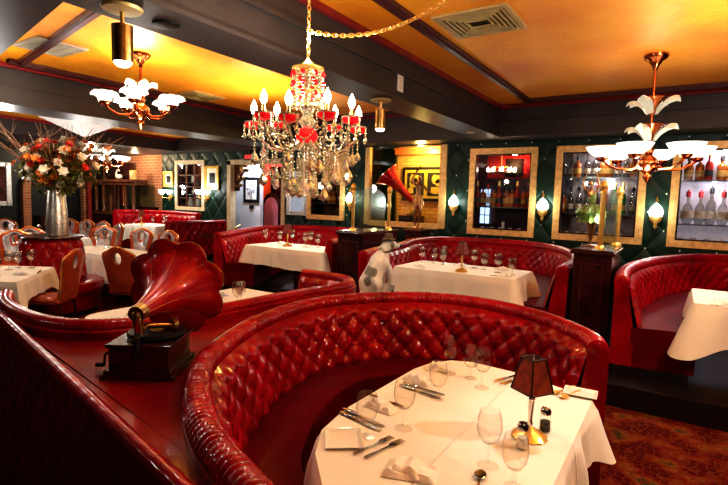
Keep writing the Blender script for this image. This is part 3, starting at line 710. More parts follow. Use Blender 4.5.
rb = [(-.40,4.98),(-.44,5.5),(-.42,6.2),(-.22,7.2),(.2,8.1),(.75,8.42),(1.4,8.42),(2.0,8.1),(2.4,7.2),(2.5,6.2),(2.5,5.0)]
booth('red tufted wall booth at the right edge, right of the pillar with the ballerina', rb, (1.0,6.3), .19, 1.12, ds=.05, tw=.2, rows=5.6, nv=22, rib=.045, amp=.036)
b3 = [(-6.2,5.3),(-6.5,5.9),(-7.0,6.85),(-7.1,7.6),(-6.8,8.15),(-6.2,8.38),(-5.5,8.35),(-4.9,8.0),(-4.55,7.3),(-4.35,6.5),(-4.3,5.75)]
booth('red tufted wall booth beyond the left dark pillar, under the chandelier', b3, (-5.6,6.7), .19, 1.14, ds=.06, tw=.21, rows=5.6, nv=18, rib=.05, amp=.036)
b4 = [(-12.5,7.3),(-12.7,7.7),(-12.5,8.1),(-12.0,8.33),(-11.4,8.4),(-10.8,8.38),(-10.3,8.25),(-10.05,8.0)]
booth('small red wall booth beneath the small-paned window at the far left', b4, (-11.3,7.2), .19, 1.27, ds=.08, tw=.24, rows=5.6, nv=14, rib=.06, amp=.04)

# straight tufted divider whose outside faces the camera at bottom left, with the leather shelf behind it
dv = thing('banquette_divider', 'long straight tufted red leather divider at bottom left carrying the gramophone shelf', 'divider', (-2.4,1.2,0))
o_ = V((-2.4,1.2,0))
Ra, Rb = V((-4.6,1.62,0)), V((-.55,.78,0))
rd = (Rb-Ra).normalized(); rn = V((rd.y,-rd.x,0))      # outward, toward the camera side
Ld = (Rb-Ra).length
def fn(u, v):
    s = u*Ld; z = .02+v*.85; p = Ra+rd*s+rn*(.05+.07*(1-v)+.03*tuft(s/.17+v*3.6, s/.17-v*3.6)*min(1,(1-v)*10)) - o_
    return (p.x, p.y, z)
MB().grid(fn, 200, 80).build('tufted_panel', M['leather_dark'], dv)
pp = [tuple(Ra+rd*(Ld*i/120)+rn*.035-o_+V((0,0,.885+.0025*sin(i*1.9)))) for i in range(121)]
MB().tube(pp, .032, 10).build('piping', M['leather'], dv)
AP, _ = catmull(A_path, .1); AN = normals(AP, (-.7,2.2)); BP, _ = catmull(B_path, .1); BN = normals(BP, (-3.6,2.7))
poly = [(Ra+rd*.05-o_)] + [(Ra+rd*(Ld*i/12)-o_) for i in range(1, 12)]
poly += [AP[i]-AN[i]*.045-o_ for i in range(1, len(AP)) if AP[i].y < 2.75 and AP[i].x < -.6][:24]
bs = [i for i in range(len(BP)) if BP[i].y < 2.75 and BP[i].x > -4.3 and not (BP[i].y > 2.75)]
poly += [BP[i]-BN[i]*.045-o_ for i in reversed(bs)]
MB().prism([(p.x, p.y) for p in poly], .80, .855).build('leather_shelf', M['shelf_leather'], dv, True)

# short tufted partition beyond the middle of the room
pt = thing('tufted_partition', 'straight red tufted partition on a black base left of the cased opening', 'divider', (-9.45,7.5,.19))
def fn(u, v):
    s = -.82+u*1.64; return (.05+.03*tuft(s/.2+v*3, s/.2-v*3), s, .12+v*.74)
MB().grid(fn, 66, 40).bx(-.06,.06,-.82,.82,.10,.84).build('tufted_panel', M['leather'], pt)
MB().tube([(0,-.82+.04*i,.88) for i in range(42)], .06, 10).build('top_roll', M['leather'], pt)
MB().bx(-.05,.05,-.82,.82,0,.10).build('plinth', M['black'], pt, False)

# ------------------------------------------------------------------ dark pillars with brass posts and etched glass
def pillar(label, x0, x1, y0, y1, zt):
    p = thing('booth_pillar', label, 'pillar', ((x0+x1)/2,(y0+y1)/2,.19)); w = (x1-x0)/2; d = (y1-y0)/2; h = zt-.19
    MB().bx(-w,w,-d,d,0,h-.05).build('body', M['darkwood'], p, False)
    MB().bx(-w-.03,w+.03,-d-.03,d+.03,h-.05,h-.02).bx(-w-.015,w+.015,-d-.015,d+.015,h-.02,h).build('cap', M['darkwood'], p, False, .006)
    g = MB(); a = w-.07
    for (b, c, e, f_) in ((-a,-a+.012,.15,h-.14),(a-.012,a,.15,h-.14),(-a,a,h-.152,h-.14),(-a,a,.15,.162)): g.bx(b,c,-d-.012,-d,e,f_)
    g.build('panel_moulding', M['trim'], p, False)
    return p
pillar('dark wooden pillar between the two further wall booths, carrying brass posts', -3.96, -3.55, 5.5, 6.45, 1.3)
pillar('dark wooden pillar between the two nearer wall booths, carrying brass posts and the ballerina', -.88, -.53, 5.32, 6.15, 1.3)
def post(x, y, label, h=.62, m='brass'):
    t = thing('brass_post', label, 'post', (x, y, 1.301))
    MB().lathe([(.050,0),(.050,.02),(.038,.035),(.026,.04)], 16).build('base', M[m], t)
    MB().lathe([(.024,.04),(.024,h-.10),(.034,h-.095),(.034,h-.075),(.022,h-.07)], 16).build('column', M[m], t)
    MB().lathe([(.022,h-.07),(.038,h-.045),(.042,h-.02),(.032,h+.01),(.012,h+.03),(.001,h+.035)], 16).build('finial', M[m], t)
post(-3.80, 5.62, 'left brass post on the further dark pillar'); post(-3.62, 6.3, 'right brass post on the further dark pillar', .60)
post(-.66, 5.44, 'thick brass post at the front of the nearer dark pillar', .66); post(-.57, 6.05, 'slimmer brass post at the back of the nearer dark pillar', .62)
def etched(ax, ay, bx_, by, zt, label):
    A = V((ax,ay,0)); B = V((bx_,by,0)); d = (B-A); L = d.length; d.normalize(); n = V((-d.y,d.x,0))*.006
    pts = [(0,0),(L,0)]+[(L/2+L/2*cos(PI*i/16), (zt-.16)+.16*sin(PI*i/16)) for i in range(17)]
    vs = [tuple(A+d*s+n*k+V((0,0,z))-A) for k in (-1,1) for s, z in pts]; m = len(pts)
    o = MB().add(vs, [tuple(range(m)), tuple(range(2*m-1,m-1,-1))]+[(i,(i+1)%m,(i+1)%m+m,i+m) for i in range(m)]).build('etched_glass_panel', M['etched'], None, False)
    o.location = (ax, ay, 1.302); tag(o, label, 'glass panel')
etched(-3.77,5.69,-3.65,6.23,.60,'arched etched glass panel between the brass posts of the further pillar')
etched(-.64,5.52,-.58,5.98,.60,'arched etched glass panel between the brass posts of the nearer pillar')
light('post_lamp', (-.72,5.62,1.62), 2.5, (1,.85,.6), .03)
# dark pedestal behind the middle booth for the bronze nymph
r = thing('statue_pedestal', 'slim dark pedestal between the booths under the alcove', 'pedestal', (-4.03,8.05,.19))
MB().bx(-.16,.16,-.16,.16,0,.98).build('shaft', M['darkwood'], r, False); MB().bx(-.19,.19,-.19,.19,.98,1.02).build('top', M['darkwood'], r, False, .005)

# ------------------------------------------------------------------ tablecloths and tables
def rrect(x0, x1, y0, y1, r, seg=7):
    """r: 4 corner radii for (x1,y1),(x0,y1),(x0,y0),(x1,y0)"""
    pts = []
    for (cx, cy, a0, q) in ((x1-r[0],y1-r[0],0,r[0]),(x0+r[1],y1-r[1],PI/2,r[1]),(x0+r[2],y0+r[2],PI,r[2]),(x1-r[3],y0+r[3],1.5*PI,r[3])):
        for i in range(seg+1): a = a0+PI/2*i/seg; pts.append((cx+q*cos(a), cy+q*sin(a)))
    return pts
def resample(pts, ds):
    out = []; n = len(pts)
    for i in range(n):
        a = V(pts[i]); b = V(pts[(i+1)%n]); m = max(1, int((b-a).length/ds))
        for k in range(m): out.append(tuple(a.lerp(b, k/m)))
    return out
def dining_table(tlabel, clabel, outline, ztop, zfloor, drop=.30, corner=.14, fold=.022, seed=1, pede=True, corners=None, flare=.10):
    R = random.Random(seed); cx = sum(p[0] for p in outline)/len(outline); cy = sum(p[1] for p in outline)/len(outline)
    t = thing('dining_table', tlabel, 'table', (cx,cy,zfloor)); H = ztop-zfloor
    ins = [((p[0]-cx)*.985, (p[1]-cy)*.985) for p in outline]
    MB().prism(ins, H-.035, H-.006).build('tabletop', M['midwood'], t, False)
    MB().lathe([(.04,.03),(.04,H-.05),(.15,H-.036)], 14).build('pedestal', M['black'], t)
    MB().bx(-.28,.28,-.04,.04,0,.03).bx(-.04,.04,-.28,.28,0,.03).build('base', M['black'], t, False, .005)
    O = resample(outline, .03); n = len(O); rows = 12
    cs = corners or [p for p in outline]
    per = [0]
    for i in range(1, n): per.append(per[-1]+(V(O[i])-V(O[i-1])).length)
    Nn = []
    for i in range(n):
        tt = (V(O[(i+1)%n])-V(O[i-1])).normalized(); q = V((tt.y,-tt.x))
        if q.dot(V(O[i])-V((cx,cy))) < 0: q = -q
        Nn.append(q)
    for _ in range(6): Nn = [(Nn[i-1]+Nn[i]*2+Nn[(i+1)%n]).normalized() for i in range(n)]
    ph = [R.uniform(0,6) for _ in range(3)]
    vs = [(cx-cx, cy-cy, 0)]; fs = []
    rings = [(.5,0),(.97,0)]
    for k, _ in rings:
        for i in range(n): vs.append(((O[i][0]-cx)*k, (O[i][1]-cy)*k, .001*sin(9*O[i][0]+ph[0])*0))
    for j in range(rows+1):
        v = j/rows
        for i in range(n):
            dc = min((V(O[i])-V(c)).length for c in cs); ck = max(0, 1-dc/.26)**1.5
            d = (drop+corner*ck+.012*sin(per[i]*5+ph[1]))*v
            w = (fold*sin(per[i]*19+ph[0])+fold*.7*sin(per[i]*33+ph[2]))*min(1, v*1.6)*(1 if ck < .1 else .4)
            out = .012*min(1, v*6)+flare*v*ck+w+.03*v
            z = -d if j else -.0
            vs.append((O[i][0]-cx+Nn[i].x*out, O[i][1]-cy+Nn[i].y*out, z-(.004 if j == 1 else 0)))
    for i in range(n): fs.append((0, 1+i, 1+(i+1)%n))
    for j in range(len(rings)+rows):
        for i in range(n):
            a = 1+j*n+i; b = 1+j*n+(i+1)%n; fs.append((a, b, b+n, a+n))
    o = MB().add(vs, fs).build('tablecloth', M['cloth_creased']); o.location = (cx,cy,ztop); tag(o, clabel, 'tablecloth')
    return o
T = .755
near = [(-.31,1.16),(-.31,2.69),(-.34,2.72),(-.75,2.86),(-1.02,2.88),(-1.14,2.83),(-1.22,2.72),(-1.26,2.55),(-1.27,1.85),(-1.23,1.62),(-1.13,1.45),(-.98,1.30),(-.8,1.2),(-.6,1.16)]
dining_table('nearest dining table under a white cloth inside the big round booth', 'white cloth on the nearest table with bare corner hanging at right', near, .752, 0, .22, .11, .016, 1, corners=[(-.31,2.70),(-.31,1.16)], flare=.12)
t2o = rrect(-2.88,-1.42,5.16,5.95,(.04,.04,.04,.04))
dining_table('dining table under a white cloth in the wide booth between the pillars', 'white cloth on the table behind the white dog statue', t2o, .94, .19, .34, .12, .012, 2, corners=[(-2.88,5.16),(-1.42,5.16),(-1.42,5.95),(-2.88,5.95)], flare=.16)
t3o = rrect(-5.95,-4.35,5.65,6.4,(.04,.04,.04,.04))
dining_table('dining table under a white cloth in the booth beyond the further pillar', 'white cloth on the table beneath the silver framed mirror', t3o, .94, .19, .30, .14, .014, 3, corners=[(-5.95,5.65),(-4.35,5.65),(-4.35,6.4),(-5.95,6.4)], flare=.14)
tRo = rrect(.15,1.75,4.98,5.9,(.04,.04,.04,.04))
dining_table('dining table at the right edge under a white cloth', 'white cloth on the right edge table with a hanging pointed corner', tRo, .94, .19, .34, .14, .016, 4, corners=[(.15,4.98),(1.75,4.98)], flare=.16)
t4o = rrect(-3.98,-3.12,1.98,3.70,(.12,.12,.2,.12))
dining_table('dining table inside the booth behind the floor gramophone', 'white cloth on the table behind the floor gramophone', t4o, .75, 0, .28, .1, .012, 5)
t1o = [(-6.78,3.13),(-5.94,2.36),(-6.75,1.75),(-7.7,2.55)]
dining_table('dining table at the left edge under a white cloth', 'white cloth on the left edge table with a pointed corner hanging', t1o, .75, 0, .22, .16, .012, 6, corners=t1o, flare=.06)
t5o = rrect(-8.95,-7.0,4.18,4.98,(.1,.1,.1,.1))
dining_table('round-cornered dining table behind the red tufted island', 'white cloth on the table between the tufted island and the oval-backed chairs', t5o, .75, 0, .42, .05, .016, 7)
t6o = rrect(-12.6,-10.4,4.6,5.6,(.2,.2,.2,.2))
dining_table('long dining table among the oval-backed chairs at far left', 'white cloth on the long far left table among oval-backed chairs', t6o, .75, 0, .34, .05, .016, 8)
t7o = rrect(-11.75,-10.45,7.1,7.85,(.04,.04,.04,.04))
dining_table('dining table in the small far booth under the small-paned window', 'white cloth on the small far booth table', t7o, .94, .19, .34, .12, .014, 9, corners=[(-11.75,7.1),(-10.45,7.1)], flare=.1)

# ------------------------------------------------------------------ ceiling fittings
def vent(x, y, z, w, d, rz, label, m='ventgold', louv=6, cone=True):
    t = thing('ceiling_vent', label, 'vent', (x, y, z), rz)
    g = MB()
    for (a, b, c, e) in ((-w,w,d-.045,d),(-w,w,-d,-d+.045),(-w,-w+.045,-d+.045,d-.045),(w-.045,w,-d+.045,d-.045)): g.bx(a,b,c,e,-.025,0)
    g.build('frame', M[m], t, False, .004)
    MB().bx(-w+.04,w-.04,-d+.04,d-.04,-.004,-.001).build('duct_shadow', M['black'], t, False)
    if cone:
        for i in range(louv):   # nested L-shaped blades, slanted
            k = .05+.042*i; q = MB()
            a = w-k; b = d-k
            if a < .06 or b < .06: break
            e = .02
            q.bx(-a,a,b-e,b,-.030,-.014).bx(-a,a,-b,-b+e,-.030,-.014).bx(-a,-a+e,-b+e,b-e,-.030,-.014).bx(a-e,a,-b+e,b-e,-.030,-.014)
            q.build('louvre', M[m], t, False)
    else:
        q = MB(); n = int(w*2/.035)
        for i in range(n): q.bx(-w+.05+i*(2*w-.1)/n, -w+.05+i*(2*w-.1)/n+.018, -d+.045, d-.045, -.02, -.008)
        for i in range(4): q.bx(-w+.04, w-.04, -d+.06+i*(2*d-.12)/4, -d+.06+i*(2*d-.12)/4+.012, -.022, -.008)
        q.build('grille', M[m], t, False)
    return t
vent(-1.60, 4.28, CZ, .33, .31, 0, 'square louvred vent in the right gold ceiling tray')
vent(-5.98, 2.79, CZ, .30, .26, 0, 'perforated grille vent in the left gold ceiling tray near the edge', 'greycement', cone=False)
vent(-6.68, 5.33, CZ, .29, .30, 0, 'small louvred vent at the far end of the left gold ceiling tray')
def can(x, y, z, label, r=.058, h=.22, drop=.10):
    t = thing('can_spotlight', label, 'spotlight', (x, y, z))
    MB().lathe([(.10,-.001),(.115,-.012),(.105,-.028),(.03,-.034)], 24).build('canopy', M['ventgold'], t)
    MB().tube([(0,0,-.03),(.0,0,-drop)], .012, 10).build('swivel_stem', M['brass'], t)
    MB().lathe([(.015,-drop),(r,-drop-.012),(r,-drop-h),(r-.006,-drop-h),(r-.006,-drop-h+.03)], 24).build('can', M['oldbrass'], t)
    MB().lathe([(r-.008,-drop-h+.01),(r-.012,-drop-h-.008),(r*.5,-drop-h-.022),(.001,-drop-h-.026)], 20).build('lens', M['canlight'], t)
can(-2.80, 1.70, BZ, 'large brass can spotlight on the dark beam at upper left')
can(-2.80, 4.62, BZ, 'small lit brass can spotlight on the beam near the white outlet')
o = MB().lathe([(.085,-.002),(.085,-.012),(.07,-.016),(.001,-.016)], 24).build('ceiling_speaker', M['black']); o.location = (-2.84,2.02,BZ); tag(o, 'dark round ceiling speaker in the beam beside the large can spotlight', 'speaker')
r = thing('recessed_downlight', 'small recessed downlight near the end of the main beam', 'light', (-2.84,7.4,BZ))
MB().lathe([(.07,-.001),(.07,-.01),(.05,-.012)],18).build('trim_ring', M['cream'], r); MB().lathe([(.05,-.006),(.001,-.006)],16).build('lens', M['canlight'], r)
r = thing('wall_outlet', 'white outlet plate on the side of the main dark beam', 'outlet', (-2.628,4.72,2.99))
MB().bx(0,.008,-.065,.065,-.09,.09).build('plate', M['plasticw'], r, False, .003)
for z in (-.04,.04): MB().lathe([(.022,0),(.022,.004)],12,(.008,0,z),axis=(1,0,0)).build('socket', M['cream'], r)
# crystal flush fixture, far left
r = thing('crystal_flush_light', 'lit inverted-pyramid crystal ceiling light above the flower bouquet', 'light', (-9.72,5.1,3.149))
MB().bx(-.5,.5,-.62,.62,-.04,0).build('frame', M['brass'], r, False)
vs = []; n = 10
def fn(u, v):
    x = -.48+.96*u; y = -.60+1.2*v; d = 1-max(abs(x)/.48, abs(y)/.60); return (x, y, -.04-.34*d-.012*abs(sin(u*40)*sin(v*50)))
MB().grid(fn, 40, 50).build('crystal_pyramid', mat('lit_crystal_beads', (.55,.48,.42), .2, var=.3, scale=60, bump=.4, bscale=80, emis=(1,.78,.55), estr=.40), r)
light('flush_lamp', (-9.7,5.0,2.1), 20, (1,.82,.6), .1)

# ------------------------------------------------------------------ ruby and crystal chandelier
ch = thing('crystal_chandelier', 'large crystal and ruby glass chandelier with lit candle bulbs hanging on a gold chain', 'chandelier', (-2.00,2.42,1.785))
def chain(a, b, sag, name, parent, link=.042):
    a = V(a); b = V(b); L = (b-a).length; n = max(2, int(L*(1+sag*.6)/(link*.72))); mb = MB()
    for i in range(n):
        t = (i+.5)/n; p = a.lerp(b, t)-V((0,0,sag*4*t*(1-t)))
        d = (b-a).normalized(); d = (d-V((0,0,sag*4*(1-2*t)/L))).normalized()
        u = d.cross(V((.3,.9,.1))).normalized()
        if i % 2: u = d.cross(u)
        mb.tube([tuple(p+d*(cos(k*PI/4)*link*.5)+u*(sin(k*PI/4)*link*.27)) for k in range(8)], .0045, 5, closed=True)
    return mb.build(name, M['brass'], parent)
chain((0,0,.82), (0,0,1.54), 0, 'hanging_chain', ch)
chain((.0,.0,.98), (1.0,.66,1.52), .20, 'swag_chain', ch)
MB().lathe([(.001,1.44),(.05,1.46),(.06,1.50),(.06,1.528)],16).build('ceiling_hook', M['brass'], ch)
MB().lathe([(.088,.735),(.10,.745),(.10,.757),(.05,.772),(.02,.80),(.001,.825)], 24).build('crown_cap', M['brass'], ch)
MB().lathe([(.090,.60),(.10,.600),(.10,.612),(.090,.612)], 24).build('crown_ring', M['brass'], ch); MB().lathe([(.085,.52),(.095,.52),(.095,.532),(.085,.532)], 24).build('crown_ring', M['brass'], ch)
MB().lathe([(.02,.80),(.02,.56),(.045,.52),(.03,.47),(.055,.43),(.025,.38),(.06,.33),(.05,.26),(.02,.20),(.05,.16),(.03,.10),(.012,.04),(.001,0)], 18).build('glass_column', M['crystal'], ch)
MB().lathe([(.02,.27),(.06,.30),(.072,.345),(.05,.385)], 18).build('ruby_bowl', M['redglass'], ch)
def drop(r, h, n=6): return [(.001,0),(r*.75,h*.18),(r,h*.38),(r*.55,h*.72),(.002,h)]
# crown beads: strands of beads with ruby rosettes
for k in range(16):
    a = 2*PI*k/16; mb = MB()
    for j in range(12): mb.ball((.094*cos(a), .094*sin(a), .735-.020*j), .0085, 6)
    mb.build('bead_strand', M['crystal'], ch)
for k in range(8):
    a = 2*PI*(k+.5)/8
    for j in range(3): MB().ball((.099*cos(a), .099*sin(a), .715-.06*j), .017, 6).build('ruby_bead', M['redglass'], ch)
NA = 9
for k in range(NA):
    a = 2*PI*k/NA+.2; R0 = .335 if k % 2 else .30; zb = .40 if k % 2 else .43
    X = cos(a); Y = sin(a)
    arm = MB().tube([(X*r, Y*r, z) for r, z in ((.03,.33),(.09,.28),(.16,.245),(.23,.26),(R0-.02,.33),(R0,zb))], [.011,.010,.010,.009,.009,.008], 8).build('arm', M['crystal'], ch)
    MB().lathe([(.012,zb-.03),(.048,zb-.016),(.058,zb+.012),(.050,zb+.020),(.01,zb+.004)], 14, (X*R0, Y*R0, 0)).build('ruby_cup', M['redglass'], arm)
    MB().lathe([(.055,zb+.010),(.062,zb+.022),(.056,zb+.022)], 14, (X*R0, Y*R0, 0)).build('drip_pan', M['crystal'], arm)
    MB().lathe([(.012,zb+.01),(.010,zb+.07)], 10, (X*R0, Y*R0, 0)).build('candle', M['oldbrass'], arm)
    MB().lathe([(.008,zb+.068),(.021,zb+.096),(.019,zb+.116),(.008,zb+.142),(.001,zb+.156)], 10, (X*R0, Y*R0, 0)).build('bulb', M['bulb'], arm)
    for q in range(5):
        mb = MB(); b = 2*PI*q/5; px, py = X*R0+.058*cos(b), Y*R0+.058*sin(b)
        for j in range(4): mb.ball((px, py, zb+.004-.013*j), .007, 6)
        mb.lathe(drop(.014,.05), 6, (px, py, zb-.088))
        mb.build('pendant', M['crystal'], arm)
# hanging strands of lower pendants
for k in range(64):
    a = 2*PI*k*.381966; R0 = (.06,.13,.20,.27,.32)[k % 5]; zt = (.20,.26,.25,.27,.32)[k % 5]; L = (.13,.20,.16,.12,.10)[k % 5]+.04*sin(k)
    mb = MB(); X = R0*cos(a); Y = R0*sin(a); j = 0; z = zt
    while z > zt-L: mb.ball((X, Y, z), .0075, 6); z -= .019
    s = 1.15+.4*(k % 3 == 0)
    mb.lathe(drop(.020*s,.058*s), 7, (X, Y, z-.05*s))
    mb.build('crystal_strand', M['crystal_lit' if k % 3 == 1 else 'crystal'], ch)
for k in range(10):   # swags between arms
    a0 = 2*PI*k/10; a1 = a0+2*PI/10; mb = MB()
    for j in range(12):
        t = j/11; a = a0+(a1-a0)*t; mb.ball((.24*cos(a), .24*sin(a), .40-.10*4*t*(1-t)), .007, 6)
    mb.build('bead_swag', M['crystal'], ch)
light('chandelier_lamp', (-2.0,2.42,2.60+.12), 14, (1,.80,.52), .05)
for a in (0,2.1,4.2): light('chandelier_lamp', (-2.0+.42*cos(a),2.42+.42*sin(a),2.36), 11, (1,.8,.52), .03)

# ------------------------------------------------------------------ art deco copper chandeliers
def petal(mb, a, r0, r1, z0, z1, w, curl=.05):
    def fn(u, v):
        s = (u-.5)*2; wid = w*(.45+.9*v-.35*v*v); r = r0+(r1-r0)*v**1.3+(curl*(v-.8)/.2 if v > .8 else 0); z = z0+(z1-z0)*(1-(1-v)**1.6)-(.5*curl*((v-.8)/.2)**2 if v > .8 else 0)
        z -= .05*s*s*v; t = wid*s*(1 if v < .8 else (1-.4*(v-.8)/.2))
        return (r*cos(a)-t*sin(a), r*sin(a)+t*cos(a), z-.01*abs(sin(5*s))*v)
    return mb.grid(fn, 10, 14)
def deco(label, x, y, zc, name='copper_chandelier', arm_n=6, R=.48, zb=-1.0, bowl=.125, shade='shade_glass', tiers=True, scallop=0, sz=1.0, rot=0, pet=4, stem=None):
    t = thing(name, label, 'chandelier', (x, y, zc), rot)
    MB().lathe([(.02,-.16),(.025,-.13),(.05,-.09),(.06,-.07),(.10,-.045),(.115,-.02),(.115,0)], 20, flute=12, amp=.06).build('canopy', M['copper'], t)
    MB().tube([(0,0,-.14),(0,0,zb+.22)], .016, 10).build('stem', M['copper'], t)
    cc = MB()
    if tiers:
        for (zz, rr_) in ((zb+.66,.12),(zb+.38,.13)):
            cup = MB().lathe([(.03,zz-.13),(.04,zz-.06),(rr_*.7,zz),(rr_,zz+.035),(rr_*.98,zz+.04),(.02,zz+.0)], 18, flute=9, amp=.06).build('copper_tier', M['copper'], t)
            for k in range(4):
                petal(MB(), PI/2*k+.9, .05, .22, zz-.13, zz+.045, .075, .035).build('glass_petal', M['petal_glass'], cup)
    else:
        for k in range(pet): petal(MB(), 2*PI*k/pet+.5, .03, .14, zb+.16, zb+.36, .06, .04).build('glass_petal', M[shade], t)
        MB().lathe([(.03,zb+.12),(.05,zb+.20),(.035,zb+.30),(.02,zb+.36)],14).build('upper_body', M['copper'], t)
    MB().lathe([(.03,zb+.20),(.05,zb+.15),(.035,zb+.10),(.09,zb+.05),(.10,zb),(.07,zb-.06),(.03,zb-.10),(.045,zb-.13),(.02,zb-.17),(.001,zb-.20)], 20).build('body', M['copper'], t)
    for k in range(arm_n):
        a = 2*PI*k/arm_n; X = cos(a); Y = sin(a)
        arm = MB().tube([(X*r, Y*r, z) for r, z in ((.06,zb),(R*.35,zb-.05),(R*.65,zb-.05),(R*.9,zb+.0),(R,zb+.05))], [.02,.016,.013,.013,.016], 8).lathe([(.02,zb+.03),(.055,zb+.05),(.065,zb+.075),(.02,zb+.065)], 14, (X*R, Y*R, 0)).build('arm', M['copper'], t)
        if scallop: pr = [(.03,zb+.07),(.06,zb+.085),(bowl*.62,zb+.12),(bowl*.78,zb+.165),(bowl*.98,zb+.185),(bowl*1.12,zb+.165),(bowl*1.17,zb+.14),(bowl*.98,zb+.176),(bowl*.74,zb+.155),(.02,zb+.09)]
        else: pr = [(.03,zb+.07),(bowl*.45,zb+.085),(bowl*.78,zb+.125),(bowl,zb+.185),(bowl*.97,zb+.185),(bowl*.74,zb+.125),(.02,zb+.085)]
        MB().lathe(pr, 48, (X*R, Y*R, 0), flute=scallop or 16, amp=.34 if scallop else .07).build('glass_bowl', M[shade], arm)
    return t
deco('copper chandelier with glass petals and lit bowls hanging at right', -.33, 6.08, CZ, R=.45, zb=-1.14, bowl=.17, rot=.30)
light('copper_lamp', (-.33,6.08,2.86), 9, (1,.82,.55), .12); light('copper_lamp', (-.33,5.9,2.05), 14, (1,.82,.55), .1)
deco('copper chandelier with ruffled lit glass shades under the left gold ceiling', -5.32, 3.44, CZ, R=.37, zb=-.66, bowl=.108, tiers=False, scallop=8, arm_n=5, rot=.5, pet=5)
light('copper_lamp', (-5.32,3.44,2.98), 62, (1,.80,.5), .12); light('copper_lamp', (-5.3,3.4,2.35), 14, (1,.82,.55), .1)
s = deco('small brass chandelier with lit bowls seen above the flower bouquet', -11.6, 6.6, BZ, name='brass_chandelier', R=.40, zb=-.42, bowl=.16, tiers=False, arm_n=5, rot=.2, pet=4)
light('brass_lamp', (-11.6,6.6,2.15), 28, (1,.82,.55), .1)

# ------------------------------------------------------------------ gramophones
def gramophone(label, loc, rz, throat, bell, R, enamel, petals=9, box=(.36,.36,.15), sc=1, pinch=3.2):
    """throat and bell are in the thing's own space"""
    g = thing('gramophone', label, 'gramophone', loc, rz); w, d, h = box[0]/2, box[1]/2, box[2]
    b = MB().bx(-w-.03,w+.03,-d-.03,d+.03,0,.02).bx(-w-.018,w+.018,-d-.018,d+.018,.02,.04).bx(-w,w,-d,d,.04,h).bx(-w-.012,w+.012,-d-.012,d+.012,h,h+.016).build('wooden_box', M['darkwood'], g, False, .003)
    MB().lathe([(.14,h+.03),(.14,h+.04),(.001,h+.042)], 32, (.02,.02,0)).build('turntable', M['felt'], g)
    MB().lathe([(.135,h+.043),(.135,h+.046),(.001,h+.047)], 32, (.02,.02,0)).build('record', M['black'], g)
    MB().lathe([(.035,h+.047),(.035,h+.049),(.001,h+.0495)], 20, (.02,.02,0)).build('record_label', M['yellow'], g)
    MB().tube([(-w-.0,-.05,.09),(-w-.06,-.05,.09),(-w-.065,-.05,.0801),(-w-.07,-.05,.03)], .006, 8).tube([(-w-.07,-.05,.03),(-w-.11,-.05,.03)], .011, 8).build('crank', M['black'], g)
    T = V(throat); B = V(bell); ax = (B-T).normalized()
    # elbow: bracket at the box edge, rising pipe and bend into the horn
    base = V((T.x*.75, -d+.02, h+.02)); 
    MB().tube([(base.x,base.y-.035,h-.05),(base.x,base.y-.035,h+.05),(base.x,base.y,h+.08)], .016, 8).build('bracket', M['black'], g)
    e0 = V((base.x, base.y, h+.06)); pts = []
    for i in range(9):
        t = i/8; p = e0.lerp(e0+V((0,0,(T.z-e0.z)*.9)), min(1, t*1.3)); q = T-ax*.10*(1-t); pts.append(tuple(p.lerp(q, t**1.5)))
    pts.append(tuple(T+ax*.01))
    MB().tube(pts, [.020+.012*i/9 for i in range(10)], 14).build('brass_elbow', M['oldbrass'], g)
    MB().tube([tuple(T-ax*.035), tuple(T+ax*.015)], [.040,.043], 16).build('collar', M['oldbrass'], g)
    MB().tube([(base.x,base.y,h+.075),(0,-d*.35,h+.085),(w*.75,d*.1,h+.075)], [.018,.015,.012], 10).lathe([(.035,-.012),(.04,0),(.035,.012)], 16, (w*.75,d*.12,h+.075), axis=(.6,.6,0)).build('tone_arm', M['oldbrass'], g)
    L = (B-T).length; Q = V((0,0,1)).rotation_difference(ax).to_matrix()
    def prof(v): return .034+(R-.034)*(.30*v+.70*v**pinch)
    def hp(u, v, dr=0):
        a = 2*PI*u; k = abs(sin(petals*a/2)); rim = max(0, v-.35)/.65
        r = (prof(v)+dr)*(1+rim**3*(.15*k-.09)); z = L*v+R*.16*rim*rim*(k-1)*0 - R*.10*max(0,(v-.85)/.15)**2
        return T+Q@V((r*cos(a), r*sin(a), z))
    horn = MB().grid(lambda u, v: hp(u, v), petals*10, 30, True).build('horn', enamel, g)
    sm = horn.modifiers.new('thickness', 'SOLIDIFY'); sm.thickness = .003
    for k in range(petals):
        MB().tube([tuple(hp(k/petals, .02+.98*j/24, .003)) for j in range(25)], .0022, 5).build('gold_rib', M['goldline'], horn)
    MB().tube([tuple(hp(k/(petals*10), 1)) for k in range(petals*10)], .004, 6, closed=True).build('rim_edge', M['goldline'], horn)
    return g
# floor gramophone on the leather shelf: throat and bell computed in world, moved into its own space
gl = V((-2.21,1.47,.856)); ga = math.radians(33)
inv = Matrix.Rotation(-ga, 3, 'Z')
gramophone('antique gramophone with maroon petal horn and brass elbow on the red leather shelf', tuple(gl), ga, tuple(inv@(V((-2.15,1.37,1.175))-gl)), tuple(inv@(V((-2.345,1.735,1.235))-gl)), .262, M['maroon_enamel'], 8, (.29,.29,.15))
al_l = V((-4.72,9.16,1.201)); ag = 0
gramophone('small gramophone with a bright red horn inside the yellow-lit alcove', tuple(al_l), 0, (.24,-.08,.36), (-.46,-.34,1.08), .28, M['red_enamel'], 10, (.42,.34,.20), pinch=4.6)

